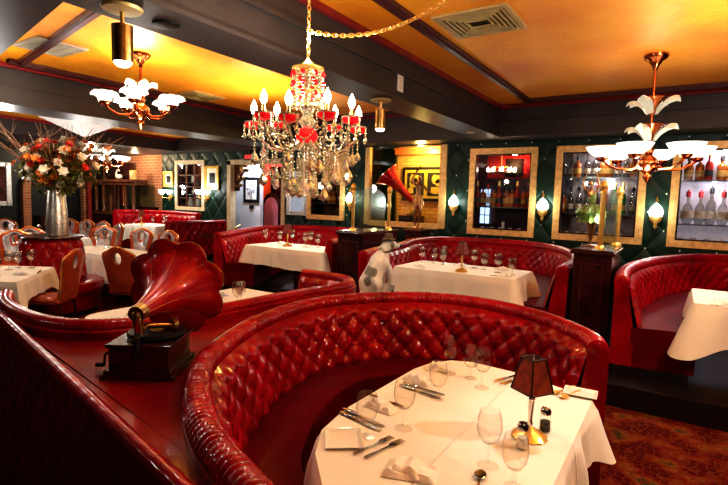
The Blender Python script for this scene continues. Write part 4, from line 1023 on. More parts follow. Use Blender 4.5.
# ------------------------------------------------------------------ figures
def skin(name, verts, edges, radii, m, parent=None, sub=2, root=0):
    me = bpy.data.meshes.new(name); me.from_pydata([tuple(v) for v in verts], edges, []); me.update()
    o = bpy.data.objects.new(name, me); col.objects.link(o); o.parent = parent
    sk = o.modifiers.new('skin', 'SKIN'); sk.use_smooth_shade = True; sk.branch_smoothing = .6
    for i, r_ in enumerate(radii):
        rr_ = (r_, r_) if isinstance(r_, (int, float)) else r_
        me.skin_vertices[0].data[i].radius = rr_; me.skin_vertices[0].data[i].use_root = (i == root)
    ss = o.modifiers.new('sub', 'SUBSURF'); ss.levels = sub; ss.render_levels = sub
    me.materials.append(m)
    return o
# white sitting dog statue; local +x = the way it faces
def dog(loc, rz):
    d = thing('dog_statue', 'white sitting dog statue with grey patches and a small brown hat, seen from behind', 'statue', loc, rz); d.scale = (1.05,1.35,1.0)
    vs = [(-.10,0,.14),(-.06,0,.24),(.0,0,.34),(.05,0,.43),(.08,0,.50),(.11,0,.55),(.16,0,.575),(.22,0,.56),(.265,0,.545),   # 0 pelvis..8 nose
          (-.07,.09,.11),(.04,.12,.13),(.06,.12,.03),(.13,.12,.02),           # 9-12 left hind thigh, knee, hock, paw
          (-.07,-.09,.11),(.04,-.12,.13),(.06,-.12,.03),(.13,-.12,.02),
          (.07,.065,.36),(.12,.06,.20),(.125,.06,.06),(.16,.06,.025),           # 17-20 left foreleg
          (.07,-.065,.36),(.12,-.06,.20),(.125,-.06,.06),(.16,-.06,.025),
          (-.17,0,.06),(-.23,.06,.03),(-.24,.14,.025)]                          # tail
    ed = [(i,i+1) for i in range(8)]+[(0,9),(9,10),(10,11),(11,12),(0,13),(13,14),(14,15),(15,16),(3,17),(17,18),(18,19),(19,20),(3,21),(21,22),(22,23),(23,24),(0,25),(25,26),(26,27)]
    ra = [(.13,.12),(.125,.12),(.115,.105),(.095,.09),(.065,.062),(.065,.062),(.068,.06),(.042,.035),(.026,.024),
          .075,.055,.03,.026,.075,.055,.03,.026,.045,.034,.026,.03,.045,.034,.026,.03,.03,.018,.008]
    body = skin('body', vs, ed, ra, M['dogwhite'], d, 2)
    for s in (-1,1):
        e = MB().grid(lambda u, v: (.135-.02*v-.02*(u-.5), s*(.055+.03*sin(v*PI*.7)), .615-.09*v+.01*sin(u*PI)), 1, 1)
        e = MB().lathe([(.001,-.055),(.016,-.03),(.026,0),(.020,.03),(.002,.045)], 10, (.125,s*.062,.575), sx=.9, sy=.35).build('ear', M['doggrey'], d)
        MB().ball((.20,s*.035,.585), .009, 8).build('eye', M['black'], d)
    MB().ball((.288,0,.548), .014, 8).build('nose', M['black'], d)
    MB().tube([(.09+.066*cos(a)*.9-.0, .066*sin(a), .515+.02*cos(a)) for a in [2*PI*i/24 for i in range(24)]], .009, 8, closed=True).build('collar', M['hat'], d)
    MB().lathe([(.062,.625),(.064,.632),(.040,.636),(.036,.675),(.030,.69),(.001,.692)], 20, (.135,0,0)).build('hat', M['hat'], d)
    return d
r = thing('display_plinth', 'black plinth carrying the white dog statue', 'plinth', (-2.68,4.36,0))
MB().bx(-.24,.24,-.2,.2,0,.06).bx(-.21,.21,-.17,.17,.06,.66).build('body', M['black'], r, False); MB().bx(-.24,.24,-.2,.2,.66,.69).build('top', M['darkwood'], r, False, .004)
dog((-2.64,4.38,.695), math.radians(66))
# bronze nymph with curved raised arm and staff, local +x right of picture
def nymph(loc, rz, s):
    n = thing('bronze_statue', 'slender bronze dancer statue with one arm raised, in front of the alcove', 'statue', loc, rz); n.scale = (s,s,s)
    vs = [(0,0,.50),(0,0,.58),(.005,0,.66),(.01,0,.72),(.02,0,.76),(.03,0,.80),          # pelvis, waist, chest, shoulders, neck, head
          (-.035,0,.47),(-.04,-.01,.27),(-.035,.01,.06),(-.03,-.035,.035),               # left leg
          (.035,0,.47),(.045,-.03,.28),(.02,.02,.08),(.03,-.03,.04),
          (-.06,0,.72),(-.10,0,.80),(-.05,-.01,.90),(.01,-.01,.98),                      # raised curved arm
          (.075,0,.71),(.15,0,.62),(.22,-.02,.57),(.30,-.03,.555)]
    ed = [(0,1),(1,2),(2,3),(3,4),(4,5),(0,6),(6,7),(7,8),(8,9),(0,10),(10,11),(11,12),(12,13),(3,14),(14,15),(15,16),(16,17),(3,18),(18,19),(19,20),(20,21)]
    ra = [.058,.040,.050,.040,.018,.034,.042,.030,.015,.014,.042,.030,.015,.014,.022,.016,.012,.008,.022,.016,.012,.007]
    skin('body', vs, ed, ra, M['bronze'], n, 2)
    MB().lathe([(.11,0),(.11,.02),(.07,.03),(.06,.05),(.001,.055)], 18).build('base', M['bronze'], n)
    MB().ball((.025,.012,.825), .034, 8).build('hair', M['bronze'], n)
    def fn(u, v):
        a = 2*PI*u; r_ = .06+.035*v+.012*sin(7*a); return (r_*cos(a), r_*.8*sin(a), .56-.17*v)
    MB().grid(fn, 42, 6, True).build('skirt', M['bronze'], n)
    MB().tube([(-.05,-.01,.90),(-.02,-.02,.97),(.04,-.02,1.03),(.075,-.02,1.02)], [.012,.010,.007,.003], 8).build('scarf', M['bronze'], n)
    return n
nymph((-4.03,8.05,1.211), math.radians(35), 1.13)
def ballerina(loc, rz, s):
    n = thing('ballerina_figure', 'patinated ballerina figure in a green tutu on the nearer dark pillar', 'statue', loc, rz); n.scale = (s,s,s)
    vs = [(0,0,.47),(.0,0,.54),(-.01,0,.61),(-.015,0,.67),(-.02,0,.71),(-.025,-.005,.75),
          (-.025,0,.43),(-.015,0,.25),(0,0,.07),(.005,-.02,.03),(.025,0,.43),(.03,-.01,.26),(.02,.01,.08),(.02,-.02,.035),
          (-.06,0,.67),(-.12,0,.74),(-.125,0,.84),(-.07,-.01,.93),(.03,0,.665),(.07,0,.75),(.05,0,.85),(.01,-.01,.93)]
    ed = [(0,1),(1,2),(2,3),(3,4),(4,5),(0,6),(6,7),(7,8),(8,9),(0,10),(10,11),(11,12),(12,13),(3,14),(14,15),(15,16),(16,17),(3,18),(18,19),(19,20),(20,21)]
    ra = [.045,.034,.042,.034,.015,.032,.032,.024,.014,.012,.032,.024,.014,.012,.018,.013,.010,.007,.018,.013,.010,.007]
    skin('body', vs, ed, ra, M['bronze'], n, 2)
    MB().lathe([(.10,0),(.10,.015),(.06,.025),(.001,.03)], 18).build('base', M['bronze'], n)
    MB().ball((-.028,.012,.782), .028, 8).build('hair', M['bronze'], n)
    for q in range(3):
        def fn(u, v):
            a = 2*PI*u; r_ = .035+.155*v-.01*q; return (r_*cos(a), r_*sin(a), .52-.03*q-(.10+.03*q)*v**1.6+.014*sin(15*a+q)*v)
        MB().grid(fn, 60, 6, True).build('tutu_layer', M['patina'], n)
    MB().lathe([(.036,.50),(.038,.55),(.046,.62),(.044,.655)], 16, sy=.8).build('bodice', M['patina'], n)
    return n
ballerina((-.80,5.74,1.301), math.radians(30), .86)

# ------------------------------------------------------------------ tableware
M['glass_far'] = glassmat('sparkling_glass', (.93,.92,.90), .16, .06, .9, dark=.25)
def make_goblet(label, s=1.0, kind='goblet', m='glass'):
    g = thing('stemmed_glass', label, 'glass')
    if kind == 'goblet':   # stout water goblet with a short knobbed stem
        bowl = [(.008,.062),(.026,.070),(.040,.092),(.0465,.122),(.045,.158),(.038,.190),(.0368,.190),(.0435,.158),(.045,.122),(.0385,.094),(.024,.073),(.001,.066)]
        stem = [(.034,0),(.034,.002),(.010,.006),(.006,.014),(.010,.026),(.005,.040),(.009,.056),(.008,.062)]
    else:                  # tall wine glass on a thin stem
        bowl = [(.004,.088),(.024,.094),(.041,.118),(.048,.148),(.045,.186),(.037,.218),(.0358,.218),(.0435,.186),(.0465,.148),(.0395,.120),(.022,.097),(.001,.092)]
        stem = [(.041,0),(.041,.002),(.010,.005),(.0042,.014),(.0038,.06),(.0042,.090)]
    MB().lathe([(r*s, z*s) for r, z in bowl], 26).build('bowl', M[m], g)
    MB().lathe([(r*s, z*s) for r, z in stem], 22).build('stem', M[m], g)
    return g
TZ = .7535
G = [(-1.04,1.68,'goblet','water goblet beside the left square bread plate and forks'),
     (-.95,1.84,'wine','tall wine glass nearest the forks on the left side of the near table'),
     (-.96,2.22,'goblet','water goblet in the middle of the far left place setting on the near table'),
     (-1.06,2.60,'wine','leftmost wine glass of the cluster at the far end of the near table'),
     (-.93,2.60,'goblet','water goblet in the middle of the far-end cluster on the near table'),
     (-.83,2.50,'wine','rightmost tall wine glass of the far-end cluster on the near table'),
     (-.545,1.76,'wine','tall wine glass standing left of the salt shaker on the near table'),
     (-.425,1.68,'goblet','goblet at the bottom edge of the photo in front of the table lamp')]
gob = wine = None
for (x, y, k, lb) in G:
    src = gob if k == 'goblet' else wine
    if src is None:
        o = make_goblet(lb, 1.0, k); o.location = (x, y, TZ)
        if k == 'goblet': gob = o
        else: wine = o
    else: o = dup(src, (x, y, TZ), 0, lb)
FAR = {}
def glasses(pts, z, where, grp, sc=1.0):
    for i, (x, y) in enumerate(pts):
        kd = 'goblet' if i % 2 else 'wine'
        src = FAR.get(kd)
        if src is None:
            src = FAR[kd] = make_goblet('', 1.0, kd, 'glass_far'); o = src; o.location = (x, y, z); o.scale = (sc,)*3
            o['label'] = ('water goblet ' if i % 2 else 'tall wine glass ')+where; o['group'] = grp+(' goblets' if i % 2 else ' wine glasses'); o['category'] = 'glass'; continue
        o = dup(src, (x, y, z), 0, ('water goblet ' if i % 2 else 'tall wine glass ')+where, grp+(' goblets' if i % 2 else ' wine glasses'), sc)
glasses([(-2.7,5.57),(-2.62,5.78),(-2.52,5.85),(-2.46,5.68),(-2.06,5.7),(-1.92,5.66),(-1.71,5.52),(-1.53,5.46)], .9435, 'on the table behind the dog statue', 'middle booth table')
glasses([(-5.82,6.0),(-5.75,6.28),(-5.5,6.32),(-5.2,6.30),(-5.05,6.25),(-4.86,6.2)], .9435, 'on the booth table beneath the silver mirror', 'further booth table', 1.1)
glasses([(-6.89,2.66),(-6.97,2.80),(-6.86,2.90),(-6.52,2.40)], .7535, 'on the left edge table', 'left edge table', 1.1)
glasses([(-3.69,3.18),(-3.36,3.15),(-3.24,3.0)], .7535, 'on the table behind the floor gramophone', 'gramophone-side table', 1.05)
glasses([(-8.75,4.75),(-8.5,4.82)], .7535, 'on the table behind the red tufted island', 'island table', 1.25)
glasses([(-11.4,7.3),(-11.3,7.6),(-10.9,7.7),(-10.7,7.5)], .9435, 'on the small far booth table', 'small far booth table', 1.1)
glasses([(-12.0,4.8),(-11.6,5.3),(-11.2,4.9),(-10.8,5.2)], .7535, 'on the long far left table', 'long far table', 1.2)
def knife():
    m = MB().lathe([(.004,0),(.007,.01),(.008,.05),(.006,.095),(.004,.10)], 10, axis=(0,1,0), loc=(0,0,.006), sx=1.2, sy=.7)
    m.prism([(-.006,.10),(.006,.10),(.009,.13),(.009,.20),(.004,.225),(-.004,.228),(-.006,.18)], .004, .0065); return m
def fork():
    m = MB().prism([(-.008,0),(.008,0),(.0035,.07),(.0035,.12),(-.0035,.12),(-.0035,.07)], .003, .006)
    m.prism([(-.004,.12),(.004,.12),(.012,.135),(.012,.150),(-.012,.150),(-.012,.135)], .003, .006)
    for i in range(4): x = -.0105+.007*i; m.prism([(x-.0017,.148),(x+.0017,.148),(x+.001,.192),(x-.001,.192)], .003, .0055)
    return m
def spoon():
    m = MB().prism([(-.007,0),(.007,0),(.003,.08),(.003,.13),(-.003,.13),(-.003,.08)], .003, .006)
    m.grid(lambda u, v: (.019*cos(2*PI*u)*v, .158+.030*sin(2*PI*u)*v, .0045+.004*v*v), 18, 4, True); return m
CUT = {}
def cutlery(kind, a, b, z, label, m='chrome', group=None):
    """lies from handle end a toward b"""
    rz = math.atan2(-(b[0]-a[0]), b[1]-a[1])
    key = kind+m
    if key not in CUT:
        CUT[key] = {'knife': knife, 'fork': fork, 'spoon': spoon}[kind]().build(kind, M[m]); o = CUT[key]; o.location = (a[0], a[1], z); o.rotation_euler = (0,0,rz); tag(o, label, kind, group); o.scale = (1.18,1.12,1.1)
    else: o = dup(CUT[key], (a[0], a[1], z), rz, label, group)
    return o
cutlery('knife', (-1.27,1.84), (-1.0,1.79), TZ, 'upper steel knife of the pair beside the leftmost goblet')
cutlery('knife', (-1.26,1.80), (-1.0,1.75), TZ, 'lower steel knife of the pair beside the leftmost goblet')
cutlery('fork', (-1.0,1.53), (-.95,1.73), TZ, 'steel fork closest to the left square bread plate')
cutlery('fork', (-.95,1.53), (-.90,1.73), TZ, 'steel fork right of its twin, pointing at the wine glass foot')
cutlery('knife', (-1.20,2.30), (-.98,2.28), TZ, 'steel knife left of the middle goblet, further of two')
cutlery('knife', (-1.20,2.26), (-.98,2.23), TZ, 'steel knife left of the middle goblet, nearer of two')
cutlery('fork', (-1.26,2.06), (-1.05,2.02), TZ, 'steel fork by the folded napkin behind the leftmost goblet')
cutlery('knife', (-.80,2.62), (-.72,2.82), TZ, 'steel knife right of the far-end glasses')
cutlery('knife', (-.76,2.60), (-.68,2.80), TZ, 'second steel knife right of the far-end glasses, closer to the lamp')
cutlery('spoon', (-.50,1.50), (-.54,1.66), TZ, 'steel spoon at the bottom edge of the near table')
cutlery('spoon', (-.42,2.83), (-.50,2.62), TZ, 'brass-coloured spoon left of the right bread plate', 'brass')
cutlery('spoon', (-.38,2.80), (-.44,2.62), TZ, 'brass-coloured spoon touching the right bread plate', 'brass')
def napkin(x, y, z, rz, label, w=.17, d=.10, seed=0):
    R = random.Random(seed); a = R.uniform(0,6)
    def fn(u, v):
        X = (u-.5)*w; Y = (v-.5)*d*(1-.25*u); e = min(1, min(u,1-u)*9, min(v,1-v)*9)
        return (X, Y, .001+e*(.016+.007*sin(9*u+4*v+a)+.006*abs(sin(5*v+a+2*u))))
    m = MB().grid(fn, 26, 16)
    def f2(u, v):
        X = (u*.55-.35)*w; Y = (v-.5)*d*.8; e = min(1, min(u,1-u)*9, min(v,1-v)*7)
        return (X, Y+.01*sin(4*u), .012+e*(.022+.006*sin(11*u+a)))
    m.grid(f2, 18, 12)
    o = m.build('folded_napkin', M['napkin']); o.location = (x, y, z); o.rotation_euler = (0,0,rz); return tag(o, label, 'napkin')
napkin(-.76,1.55,TZ,.25,'folded white napkin at the bottom edge of the near table',.20,.14,1)
napkin(-1.13,1.96,TZ,-.2,'folded white napkin behind the leftmost goblet',.16,.10,2)
napkin(-1.14,2.38,TZ,-.15,'folded white napkin beside the middle pair of knives',.18,.10,3)
napkin(-1.14,2.62,TZ,.1,'folded white napkin at the far left corner of the near table',.14,.10,4)
def sq_plate(x, y, z, rz, w, d, label):
    w /= 2; d /= 2; t = thing('bread_plate', label, 'plate', (x, y, z), rz)
    def ring(k, zz): return [(sx*(w*k if 0 else w-(1-k)*.10), sy*(d-(1-k)*.10), zz) for sx, sy in ((-1,-1),(1,-1),(1,1),(-1,1))]
    R = [ring(.8,0), ring(1,.010), ring(1,.013), ring(.97,.012), ring(.80,.004)]
    vs = [p for r_ in R for p in r_]; fs = []
    for j in range(4):
        for i in range(4): fs.append((j*4+i, j*4+(i+1)%4, j*4+4+(i+1)%4, j*4+4+i))
    fs += [(0,1,2,3),(16,17,18,19)]
    MB().add(vs, fs).build('dish', M['china'], t, False, .003); return t
sq_plate(-1.10,1.60,TZ,math.radians(38),.155,.17,'white square bread plate at the left end of the near table')
sq_plate(-.375,2.735,TZ,math.radians(4),.165,.13,'white rectangular bread plate at the right far corner of the near table')
def shaker(x, y, z, label, fill, sc=1):
    t = thing('shaker', label, 'shaker', (x, y, z)); t.scale = (sc,)*3
    MB().lathe([(.018,0),(.021,.003),(.020,.03),(.017,.055),(.015,.062)], 8).build('glass_body', M['glass'], t, False)
    MB().lathe([(.016,.003),(.0175,.006),(.016,.036),(.001,.037)], 8).build('filling', M[fill], t, False)
    MB().lathe([(.016,.060),(.018,.062),(.018,.072),(.013,.082),(.001,.085)], 16).build('metal_lid', M['chrome'], t)
shaker(-.432,2.185,TZ,'glass pepper shaker with a metal lid behind the table lamp stem','pepper', 1.3)
shaker(-.475,1.975,TZ,'glass salt shaker with a metal lid in front of the table lamp','salt', 1.3)
def table_lamp(x, y, z, label, sc=1, rz=.5, shade='mica'):
    t = thing('table_lamp', label, 'lamp', (x, y, z), rz); t.scale = (sc,)*3
    MB().lathe([(.070,0),(.074,.006),(.066,.012),(.060,.020),(.034,.030),(.018,.040),(.010,.046)], 24, flute=12, amp=.10).build('cast_base', M['brass'], t)
    MB().lathe([(.010,.044),(.013,.06),(.008,.075),(.011,.12),(.013,.16),(.017,.170),(.012,.178),(.009,.21),(.006,.24)], 14).build('candlestick', M['silver' if sc == 1 else 'brass'], t)
    a, b, z0, z1 = .085, .048, .205, .345
    lo = [(a*cos(PI/2*i), a*sin(PI/2*i), z0) for i in range(4)]; hi = [(b*cos(PI/2*i), b*sin(PI/2*i), z1) for i in range(4)]
    sh = MB().add(lo+hi, [(i,(i+1)%4,(i+1)%4+4,i+4) for i in range(4)]).build('lamp_shade', M[shade], t, False)
    sh.modifiers.new('thick', 'SOLIDIFY').thickness = .002
    m = MB()
    for i in range(4):
        j = (i+1) % 4
        for p, q in ((lo[i],lo[j]),(hi[i],hi[j]),(lo[i],hi[i])): m.tube([p, q], .0035, 6)
    m.tube([hi[0],hi[2]], .002, 6).tube([hi[1],hi[3]], .002, 6).tube([(0,0,.24),(0,0,z1)], .002, 6)
    m.build('shade_frame', M['black'], sh, False)
    return t
table_lamp(-.475,2.09,TZ,'small brass table lamp with a four-sided amber mica shade on the near table', 1, math.radians(12))
table_lamp(-2.07,5.32,.9435,'small brass lamp with a dark pleated shade on the table behind the dog statue', .98, .6)
table_lamp(-5.31,5.98,.9435,'small brass lamp with a dark shade on the booth table beneath the silver mirror', 1.05, .6)
o = table_lamp(-11.25,7.25,.9435,'small brass lamp on the small far booth table', 1.05, .6)
# crockery and napkins on the other tables
def setting(x, y, z, rz, where, seed):
    napkin(x, y, z, rz, 'folded white napkin '+where, .18, .10, seed)
i = 10
for x, y, w in ((-2.6,5.35,'at the left end of the table behind the dog statue'),(-2.25,5.75,'near the lamp on the table behind the dog statue'),(-1.75,5.8,'at the far right of the table behind the dog statue'),(-1.55,5.25,'at the near right corner of the table behind the dog statue'),(.33,5.06,'on the near corner of the right edge table')):
    setting(x, y, .9435, .3*i, w, i); i += 1
for x, y, w in ((-5.65,6.2,'on the left of the booth table beneath the silver mirror'),(-5.0,6.1,'on the right of the booth table beneath the silver mirror')): setting(x, y, .9435, .2*i, w, i); i += 1
for x, y, w in ((-3.55,2.25,'at the near end of the table behind the floor gramophone'),(-3.75,3.3,'at the far end of the table behind the floor gramophone'),(-6.4,2.6,'on the left edge table')):
    setting(x, y, .7535, .2*i, w, i); i += 1
cutlery('knife', (-3.72,2.25), (-3.45,2.45), .7535, 'steel knife on the table behind the floor gramophone')
cutlery('knife', (-6.35,2.75), (-6.6,2.9), .7535, 'steel knife on the left edge table near the terracotta chair')
cutlery('knife', (.30,5.25), (.50,5.12), .9435, 'steel knife beside the napkin on the right edge table')
cutlery('knife', (-1.50,5.35), (-1.66,5.22), .9435, 'steel knife at the right corner of the table behind the dog statue')

# ------------------------------------------------------------------ banquet chairs with an oval hole in the back
def make_chair(label, pos, rz):
    t = thing('banquet_chair', label, 'chair', (pos[0], pos[1], 0), rz)
    out = [(-.18,-.0),(-.185,.10),(-.20,.25),(-.225,.38),(-.235,.44),(-.225,.49),(-.18,.525),(-.12,.545),(-.07,.575),(0,.59)]
    out = out + [(-x, z) for x, z in out[-2::-1]]
    O = resample(out, .03)
    hc = (0,.44); ha, hb = .058, .085
    def shell(off, th, grow=0, w0=0, w1=1):
        vs = []; fs = []; n = len(O)
        for side in (0, 1):
            for k in range(7):
                for (x, z) in O:
                    a = math.atan2(z-hc[1], x-hc[0]); ix = hc[0]+ha*cos(a); iz = hc[1]+hb*sin(a); w = w0+(w1-w0)*k/6
                    X = ix+(x*(1+grow)-ix)*w; Z = iz+(z-iz)*w; bulge = .012*sin(PI*w)
                    y = -.20-.10*(Z/.6)+.35*X*X+off+(th/2+bulge if side else -th/2-bulge*.3)
                    vs.append((X, y, .46+Z))
        for side in (0, 1):
            b = side*7*n
            for k in range(6):
                for i in range(n): a_ = b+k*n+i; c_ = b+k*n+(i+1)%n; fs.append((a_, c_, c_+n, a_+n))
        for k in (0, 6):
            for i in range(n): a_ = k*n+i; c_ = k*n+(i+1)%n; fs.append((a_, c_, c_+7*n, a_+7*n))
        return MB().add(vs, fs)
    shell(.012, .022).build('front_pad', M['terracotta'], t)
    shell(.030, .010, 0, .10, .62).build('glare_inset', M['pearl'], t)  # white glare on the chair front, shaped as a pale ring
    shell(-.012, .022, .01).build('back_panel', M['terracotta'], t)
    MB().tube([(x*1.01, -.20-.10*(z/.6)+.35*x*x, .46+z) for x, z in O], .008, 6, closed=True).build('piping', M['brass'], t)
    def oval(dy): return [(ha*cos(2*PI*i/24), -.20-.10*((hc[1]+hb*sin(2*PI*i/24))/.6)+dy, .46+hc[1]+hb*sin(2*PI*i/24)) for i in range(24)]
    MB().tube(oval(0), .015, 8, closed=True).build('oval_rim', M['pearl'], t)
    def sf(u, v):
        a = 2*PI*u; c_, s_ = cos(a), sin(a); k = (abs(c_)**5+abs(s_)**5)**(-.2); r_ = .225*min(1, v*1.0)
        e = v**6; return (r_*k*c_, .02+r_*k*s_*1.0, .49-.03*e+.012*(1-v*v))
    MB().grid(sf, 40, 12, True).build('seat', M['terracotta'], t)
    MB().box((0,.02,.435),(.43,.43,.05)).build('seat_apron', M['terracotta'], t, False, .02)
    for sx in (-1, 1):
        MB().tube([(sx*.19,.20,.42),(sx*.20,.21,.2),(sx*.20,.215,0)], [.016,.014,.011], 8).build('leg', M['darkwood'], t)
        MB().tube([(sx*.17,-.17,.46),(sx*.18,-.19,.2),(sx*.19,-.24,0)], [.016,.014,.011], 8).build('leg', M['darkwood'], t)
    return t
def face(fx, fy): return math.atan2(-fx, fy)
c1 = make_chair('terracotta leather chair pulled up to the right side of the left edge table', (-6.28,2.86), face(-.80,-.60))
for (x, y, fx, fy, lb, g) in (
    (-6.08,3.78,-.37,.93,'terracotta leather chair seen squarely from behind, left of the gramophone horn',None),
    (-9.28,3.62,.8,-.6,'oval-backed chair with white glare on its front nearest the left edge of the photo',None),
    (-9.95,4.15,.8,-.5,'oval-backed chair with white glare on its front second from the left edge, left of the red island',None),
    (-12.95,4.98,.95,-.3,'oval-backed chair at the far end of the long far left table',None),
    (-12.75,6.1,.5,-.8,'oval-backed chair behind the long table, left of the vase',None),
    (-12.05,6.12,.35,-.93,'oval-backed chair behind the long table, close to the vase',None),
    (-11.35,6.1,.2,-.95,'oval-backed chair behind the long table, partly behind the vase',None),
    (-10.6,6.0,-.1,-1,'oval-backed chair just to the right of the silver vase',None),
    (-9.6,5.3,.7,-.7,'narrow-looking chair with white glare on its front left of the two glasses on the island table',None),
    (-8.65,5.42,.45,-.9,'chair with white glare on its front between the far booth table and the terracotta chair',None),
    (-7.95,5.45,.2,-.98,'brown chair behind the gramophone horn, left of its rim',None),
    (-5.76,4.62,.55,.84,'tan chair seen edge-on above the rim of the gramophone horn',None)):
    dup(c1, (x, y, 0), face(fx, fy), lb)

# ------------------------------------------------------------------ round tufted island with vase of flowers
il = thing('tufted_island', 'round red tufted leather island carrying the hammered silver vase', 'banquette', (-7.50,3.45,0))
def fn(u, v):
    a = 2*PI*u; r_ = .40-.05*v; s = u*14; z = .46+.60*v
    r_ += .035*tuft(s+v*1.7, s-v*1.7)*min(1, (1-v)*8, v*8+.2); return (r_*cos(a), r_*sin(a), z)
MB().grid(fn, 168, 34, True).build('tufted_column', M['leather'], il)
MB().lathe([(.001,1.06),(.36,1.06),(.40,1.07),(.41,1.085),(.40,1.10),(.001,1.102)], 36).build('top', M['darkwood'], il)
MB().lathe([(.36,.44),(.40,.47),(.60,.47),(.64,.45),(.65,.38),(.63,.33),(.36,.33)], 40).build('seat_cushion', M['leather'], il)
MB().lathe([(.001,.08),(.60,.08),(.60,.33),(.001,.33)], 40).build('seat_base', M['leather_dark'], il)
MB().lathe([(.001,0),(.56,0),(.56,.08),(.001,.08)], 36).build('plinth', M['black'], il)
o = MB().lathe([(.12,.0),(.145,.005),(.147,.02),(.142,.20),(.126,.42),(.108,.60),(.104,.655),(.098,.655),(.102,.60),(.11,.42),(.11,.05),(.001,.04)], 36).build('vase', M['hammered'])
o.location = (-7.43,3.49,1.103); tag(o, 'tall hammered silver vase on the red tufted island', 'vase')
bq = thing('flower_bouquet', 'large bouquet of white, rust and orange flowers with bare twigs in the silver vase', 'flowers', (-7.43,3.49,1.50))
R = random.Random(11)
C_R = V((.84,.54,0)); C_F = V((-.54,.84,0))
def bp(): 
    while True:
        p = V((R.uniform(-1,1), R.uniform(-1,1), R.uniform(-1,1)))
        if p.length < 1 and p.length > .45: break
    return V((p.x*.60+.07, p.y*.60+.05, .63+p.z*.38))
st = MB()
heads = []
for i in range(84):
    p = bp(); heads.append(p)
    st.tube([(0,0,.05),(p.x*.25,p.y*.25,.28),(p.x*.8,p.y*.8,p.z-.08),tuple(p)], .004, 5)
st.build('stems', M['leaf'], bq)
def bloom(p, r_, m, name, pet=6):
    mb = MB(); d = (p-V((0,0,.35))).normalized(); Q = V((0,0,1)).rotation_difference(d).to_matrix()
    for layer in (0, 1):
        for k in range(pet):
            a = 2*PI*k/pet+layer*.5; w = r_*.42
            pts = [(0,0,0),(r_*.5*cos(a)-w*sin(a), r_*.5*sin(a)+w*cos(a), r_*.28+layer*.2*r_),(r_*(1-.3*layer)*cos(a), r_*(1-.3*layer)*sin(a), r_*(.30+layer*.4)),(r_*.5*cos(a)+w*sin(a), r_*.5*sin(a)-w*cos(a), r_*.28+layer*.2*r_)]
            mb.add([tuple(p+Q@V(q)) for q in pts], [(0,1,2,3)])
    mb.build(name, m, bq)
for i, p in enumerate(heads[:76]):
    k = i % 6
    if k in (0, 1, 2): bloom(p, .075, M['petalw'], 'white_blossom')
    elif k == 3: bloom(p, .06, M['petalr'], 'red_blossom')
    else: bloom(p, .06, M['petalo'], 'orange_blossom')
for nm, m_, cnt, sz in (('green_foliage','leaf',1500,.10),('rust_foliage','leafrust',700,.075)):
    mb = MB()
    for i in range(cnt):
        p = bp(); k_ = R.uniform(.35,1.0); p = V((p.x*k_, p.y*k_, .55+(p.z-.55)*k_)); p.z = max(.2, p.z-.10*(nm[0] == 'g'))
        if nm[0] == 'r' and p.z < .5: p.z += .3
        Q = Matrix.Rotation(R.uniform(0,6.28), 3, 'Z') @ Matrix.Rotation(R.uniform(-1.2,1.2), 3, 'X'); s = sz*R.uniform(.6,1.2)
        mb.add([tuple(p+Q@V(q)) for q in ((0,0,0),(-.28*s,.5*s,.1*s),(0,s,0),(.28*s,.5*s,.1*s))], [(0,1,2,3)])
    o = mb.build(nm, M[m_], bq); o['kind'] = 'stuff'
for i in range(26):
    a = 2*PI*i/26+R.uniform(-.2,.2); L = R.uniform(.6,1.0); mb = MB()
    pts = [V((0,0,.15))]
    for k in range(1, 7): t = k/6; pts.append(V((cos(a)*L*.9*t**1.3+R.uniform(-.03,.03), sin(a)*L*t**1.3+R.uniform(-.03,.03),   .15+(1.12-.25*L)*t)))
    mb.tube([tuple(p) for p in pts], [.010,.009,.008,.007,.006,.005,.003], 5)
    for k in (3, 4, 5):
        d = V((R.uniform(-.2,.2), R.uniform(-.2,.2), R.uniform(.05,.2))); mb.tube([tuple(pts[k]), tuple(pts[k]+d*.6), tuple(pts[k]+d+V((0,0,.04)))], [.004,.003,.0015], 4)
    mb.build('bare_twig', M['twig'], bq)

# ------------------------------------------------------------------ far left: partition, cabinet, arch, mirror
r = thing('low_partition', 'dark low partition with green glass and a brass post behind the small far booth', 'partition', (-13.2,8.52,0))
MB().bx(-.95,.75,-.03,.03,.0,1.30).build('panel', M['darkwood'], r, False); MB().bx(-.98,.78,-.05,.05,1.30,1.335).build('cap_rail', M['darkwood'], r, False, .005)
MB().bx(-1.0,-.86,-.07,.07,0,1.345).build('end_post', M['black'], r, False, .006)
MB().bx(-.82,.62,-.005,.005,1.335,1.95).build('glass_screen', M['etched'], r, False)
MB().lathe([(.05,1.336),(.03,1.37),(.03,1.98),(.05,2.02),(.045,2.06),(.001,2.09)], 14, (-.88,0,0)).build('brass_post', M['brass'], r)
cb = thing('carved_cabinet', 'dark carved cabinet with columns and a mantel in front of the brick wall', 'cabinet', (-14.25,8.42,0))
MB().bx(-1.1,1.15,-.22,.2,0,1.05).build('base', M['darkwood'], cb, False); MB().bx(-1.15,1.2,-.26,.2,1.05,1.12).build('counter', M['midwood'], cb, False, .01)
for x in (-.95,-.55,.62,1.0): MB().lathe([(.06,1.12),(.08,1.16),(.045,1.22),(.06,1.5),(.045,1.9),(.08,1.96),(.08,2.02)], 14, (x,-.12,0)).build('column', M['midwood'], cb)
MB().bx(-1.15,1.2,-.26,.2,2.02,2.10).bx(-1.1,1.15,-.2,.2,1.94,2.02).build('mantel', M['midwood'], cb, False, .01)
MB().bx(-.5,.55,.10,.16,1.12,1.94).build('mirror_glass', M['mirror'], cb, False)
MB().lathe([(.36,0),(.36,.06),(.001,.06)], 30, (-.45,.12,2.40), axis=(0,-1,0)).build('round_crest', M['darkwood'], cb)
MB().bx(.0,.55,.05,.12,2.1,2.6).build('square_crest', M['darkwood'], cb, False)
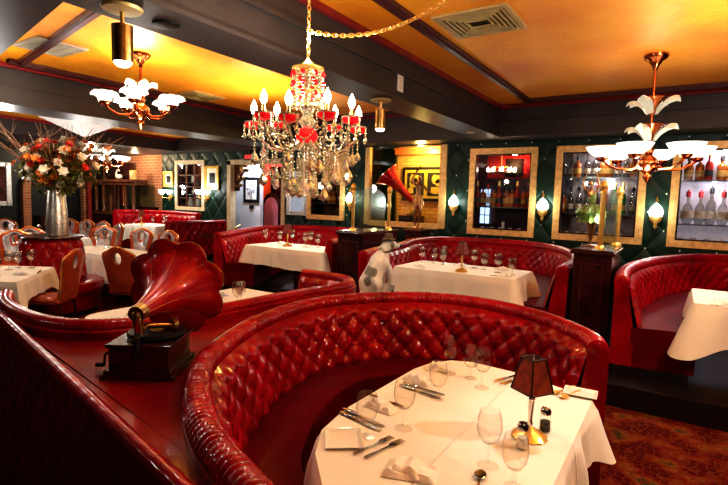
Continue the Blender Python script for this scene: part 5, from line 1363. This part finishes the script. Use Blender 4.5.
sw = thing('swan_ornament', 'white swan ornament on the mantel of the carved cabinet', 'ornament', (-13.95,8.30,2.101))
skin('body', [(.14,0,.08),(0,0,.09),(-.12,0,.08),(-.15,0,.18),(-.10,0,.27),(-.04,0,.29),(.0,0,.26),(.03,0,.23)], [(0,1),(1,2),(2,3),(3,4),(4,5),(5,6),(6,7)], [.03,.08,.06,.028,.025,.03,.02,.01], M['china'], sw, 2, 1)
ck = thing('mantel_clock', 'small tan mantel clock on the carved cabinet beside the brick', 'clock', (-13.22,8.28,2.101))
MB().bx(-.11,.11,-.05,.05,0,.26).build('case', M['goldwood'], ck, False, .01); MB().lathe([(.07,0),(.07,.01),(.001,.01)], 20, (0,-.05,.16), axis=(0,-1,0)).build('dial', M['cream'], ck)
o = MB().lathe([(.12,0),(.12,.1),(.08,.16),(.07,1.9),(.10,1.98),(.10,2.04)], 16).build('red_column', M['redwall']); o.location = (-15.05,8.0,0)
tag(o, 'slender red column beside the dark carved cabinet', 'column')
# brick arch on the left wall
mb = MB(); n = 26
def ap(t, r_): 
    if t < .25: return (7.25-r_, .0+1.75*t/.25)
    if t > .75: return (7.25+r_, 1.75*(1-t)/.25)
    a = PI*(t-.25)/.5; return (7.25-r_*cos(a), 1.75+r_*.85*sin(a))
vs = []; fs = []
for i in range(n+1):
    for (r_, x) in ((.72,-15.5),(.72,-15.32),(.92,-15.32),(.92,-15.5)):
        y, z = ap(i/n, r_); vs.append((x, y, z))
for i in range(n):
    for k in range(4): a = i*4+k; b = i*4+(k+1)%4; fs.append((a, b, b+4, a+4))
struct('wall_arch', mb.add(vs, fs), M['brick'], label='brick arch on the far left wall', cat='wall')
r = thing('ornate_mirror', 'ornate silver framed mirror on the far left wall', 'mirror', (-15.49,5.62,1.86))
g = MB()
for (a, b, c_, d) in ((-.50,-.36,-.60,.60),(.36,.50,-.60,.60),(-.36,.36,.46,.60),(-.36,.36,-.60,-.46)): g.bx(0, .06, a, b, c_, d)
g.build('frame', M['silverframe'], r, False, .02); MB().bx(.0,.02,-.36,.36,-.46,.46).build('glass', mat('rust_mirror', (.12,.05,.04), .15, .8, var=.5, scale=6), r, False)
r = thing('sideboard', 'dark sideboard with drawers along the far left wall behind the chairs', 'sideboard', (-15.2,7.0,0))
MB().bx(-.25,.25,-.35,.3,0,1.0).build('body', M['darkwood'], r, False)
for k in range(3): d_ = MB().bx(.25,.27,-.32,.27,.08+.3*k,.34+.3*k).build('drawer', M['midwood'], r, False, .005); MB().lathe([(.02,0),(.025,.02),(.001,.03)], 10, (.27,0,.21+.3*k), axis=(1,0,0)).build('knob', M['brass'], d_)
# handrail by the steps
r = thing('handrail', 'black handrail with a short brass end in front of the tufted partition', 'handrail', (-8.2,6.95,0))
MB().tube([(0,0,0),(0,0,.89)], .018, 8).build('post', M['black'], r); MB().tube([(0,-.35,.89),(0,.30,.90)], .016, 8).build('rail', M['black'], r); MB().tube([(0,.30,.90),(0,.72,1.08)], .02, 8).build('brass_end', M['brass'], r)
light('left_fill', (-13.6,7.3,2.6), 60, (1,.72,.4), .08)  # added warm fill for the dark rear left, no fitting here
light('brick_fill', (-13.0,8.2,2.7), 16, (1,.6,.25), .05)  # added fill to light the brick, no fitting here

# ------------------------------------------------------------------ lights and look
sc = bpy.context.scene
w = bpy.data.worlds.new('world'); sc.world = w; w.use_nodes = True
w.node_tree.nodes['Background'].inputs[0].default_value = (1,.75,.5,1); w.node_tree.nodes['Background'].inputs[1].default_value = .05
WARM = (1,.82,.58)
# downlights set in the beams, then added fill lights out of view
light('beam_can', (-2.82,1.68,2.50), 60, WARM, .05, 'SPOT', (0,0,0), angle=2.0)
light('beam_can', (-2.84,4.6,2.56), 60, WARM, .05, 'SPOT', (0,0,0), angle=2.0)
light('room_fill', (1.6,3.0,2.9), 120, WARM, .05)
light('room_fill', (1.8,-1.2,2.7), 25, WARM, .08)
light('room_fill', (-5.5,-.8,2.5), 22, WARM, .08)
light('room_fill', (-9.6,2.0,2.1), 40, WARM, .15)
light('table_spot', (-.3,3.3,3.25), 85, (1,.90,.70), .05, 'SPOT', (math.radians(-17),math.radians(-12),0), angle=1.0)
light('booth_spot', (-2.1,6.3,3.28), 190, (1,.84,.6), .05, 'SPOT', (0,0,0), angle=1.8)
light('booth_spot', (1.1,6.0,3.28), 130, (1,.84,.6), .05, 'SPOT', (0,0,0), angle=1.8)
light('booth_spot', (-5.3,6.5,3.28), 190, (1,.84,.6), .05, 'SPOT', (0,0,0), angle=1.8)
light('far_spot', (-11.2,7.0,2.75), 110, (1,.84,.6), .05, 'SPOT', (0,0,0), angle=2.2)
UP = math.pi
light('bouquet_fill', (-6.5,2.3,2.75), 26, (1,.86,.62), .05)  # added fill to brighten flowers and vase, not a fitting
light('ceiling_fill', (.9,4.6,2.1), 170, (1,.80,.5), .04, 'SPOT', (UP,0,0), angle=2.7, blend=1)  # upward fills added to brighten the gold ceiling, no fittings
light('ceiling_fill', (.4,2.2,2.2), 130, (1,.80,.5), .04, 'SPOT', (UP,0,0), angle=2.8, blend=1)
light('ceiling_fill', (-5.2,5.2,2.3), 150, (1,.76,.42), .04, 'SPOT', (UP,0,0), angle=2.7, blend=1)
light('ceiling_fill', (-4.6,2.6,2.3), 45, (1,.76,.42), .04, 'SPOT', (UP,0,0), angle=2.7, blend=1)
light('far_spot', (-8.4,3.2,2.5), 55, (1,.84,.6), .08)
vs = sc.view_settings; vs.view_transform = 'Standard'; vs.look = 'High Contrast'; vs.exposure = .05; vs.gamma = 1.0
vs.use_white_balance = True; vs.white_balance_temperature = 5050
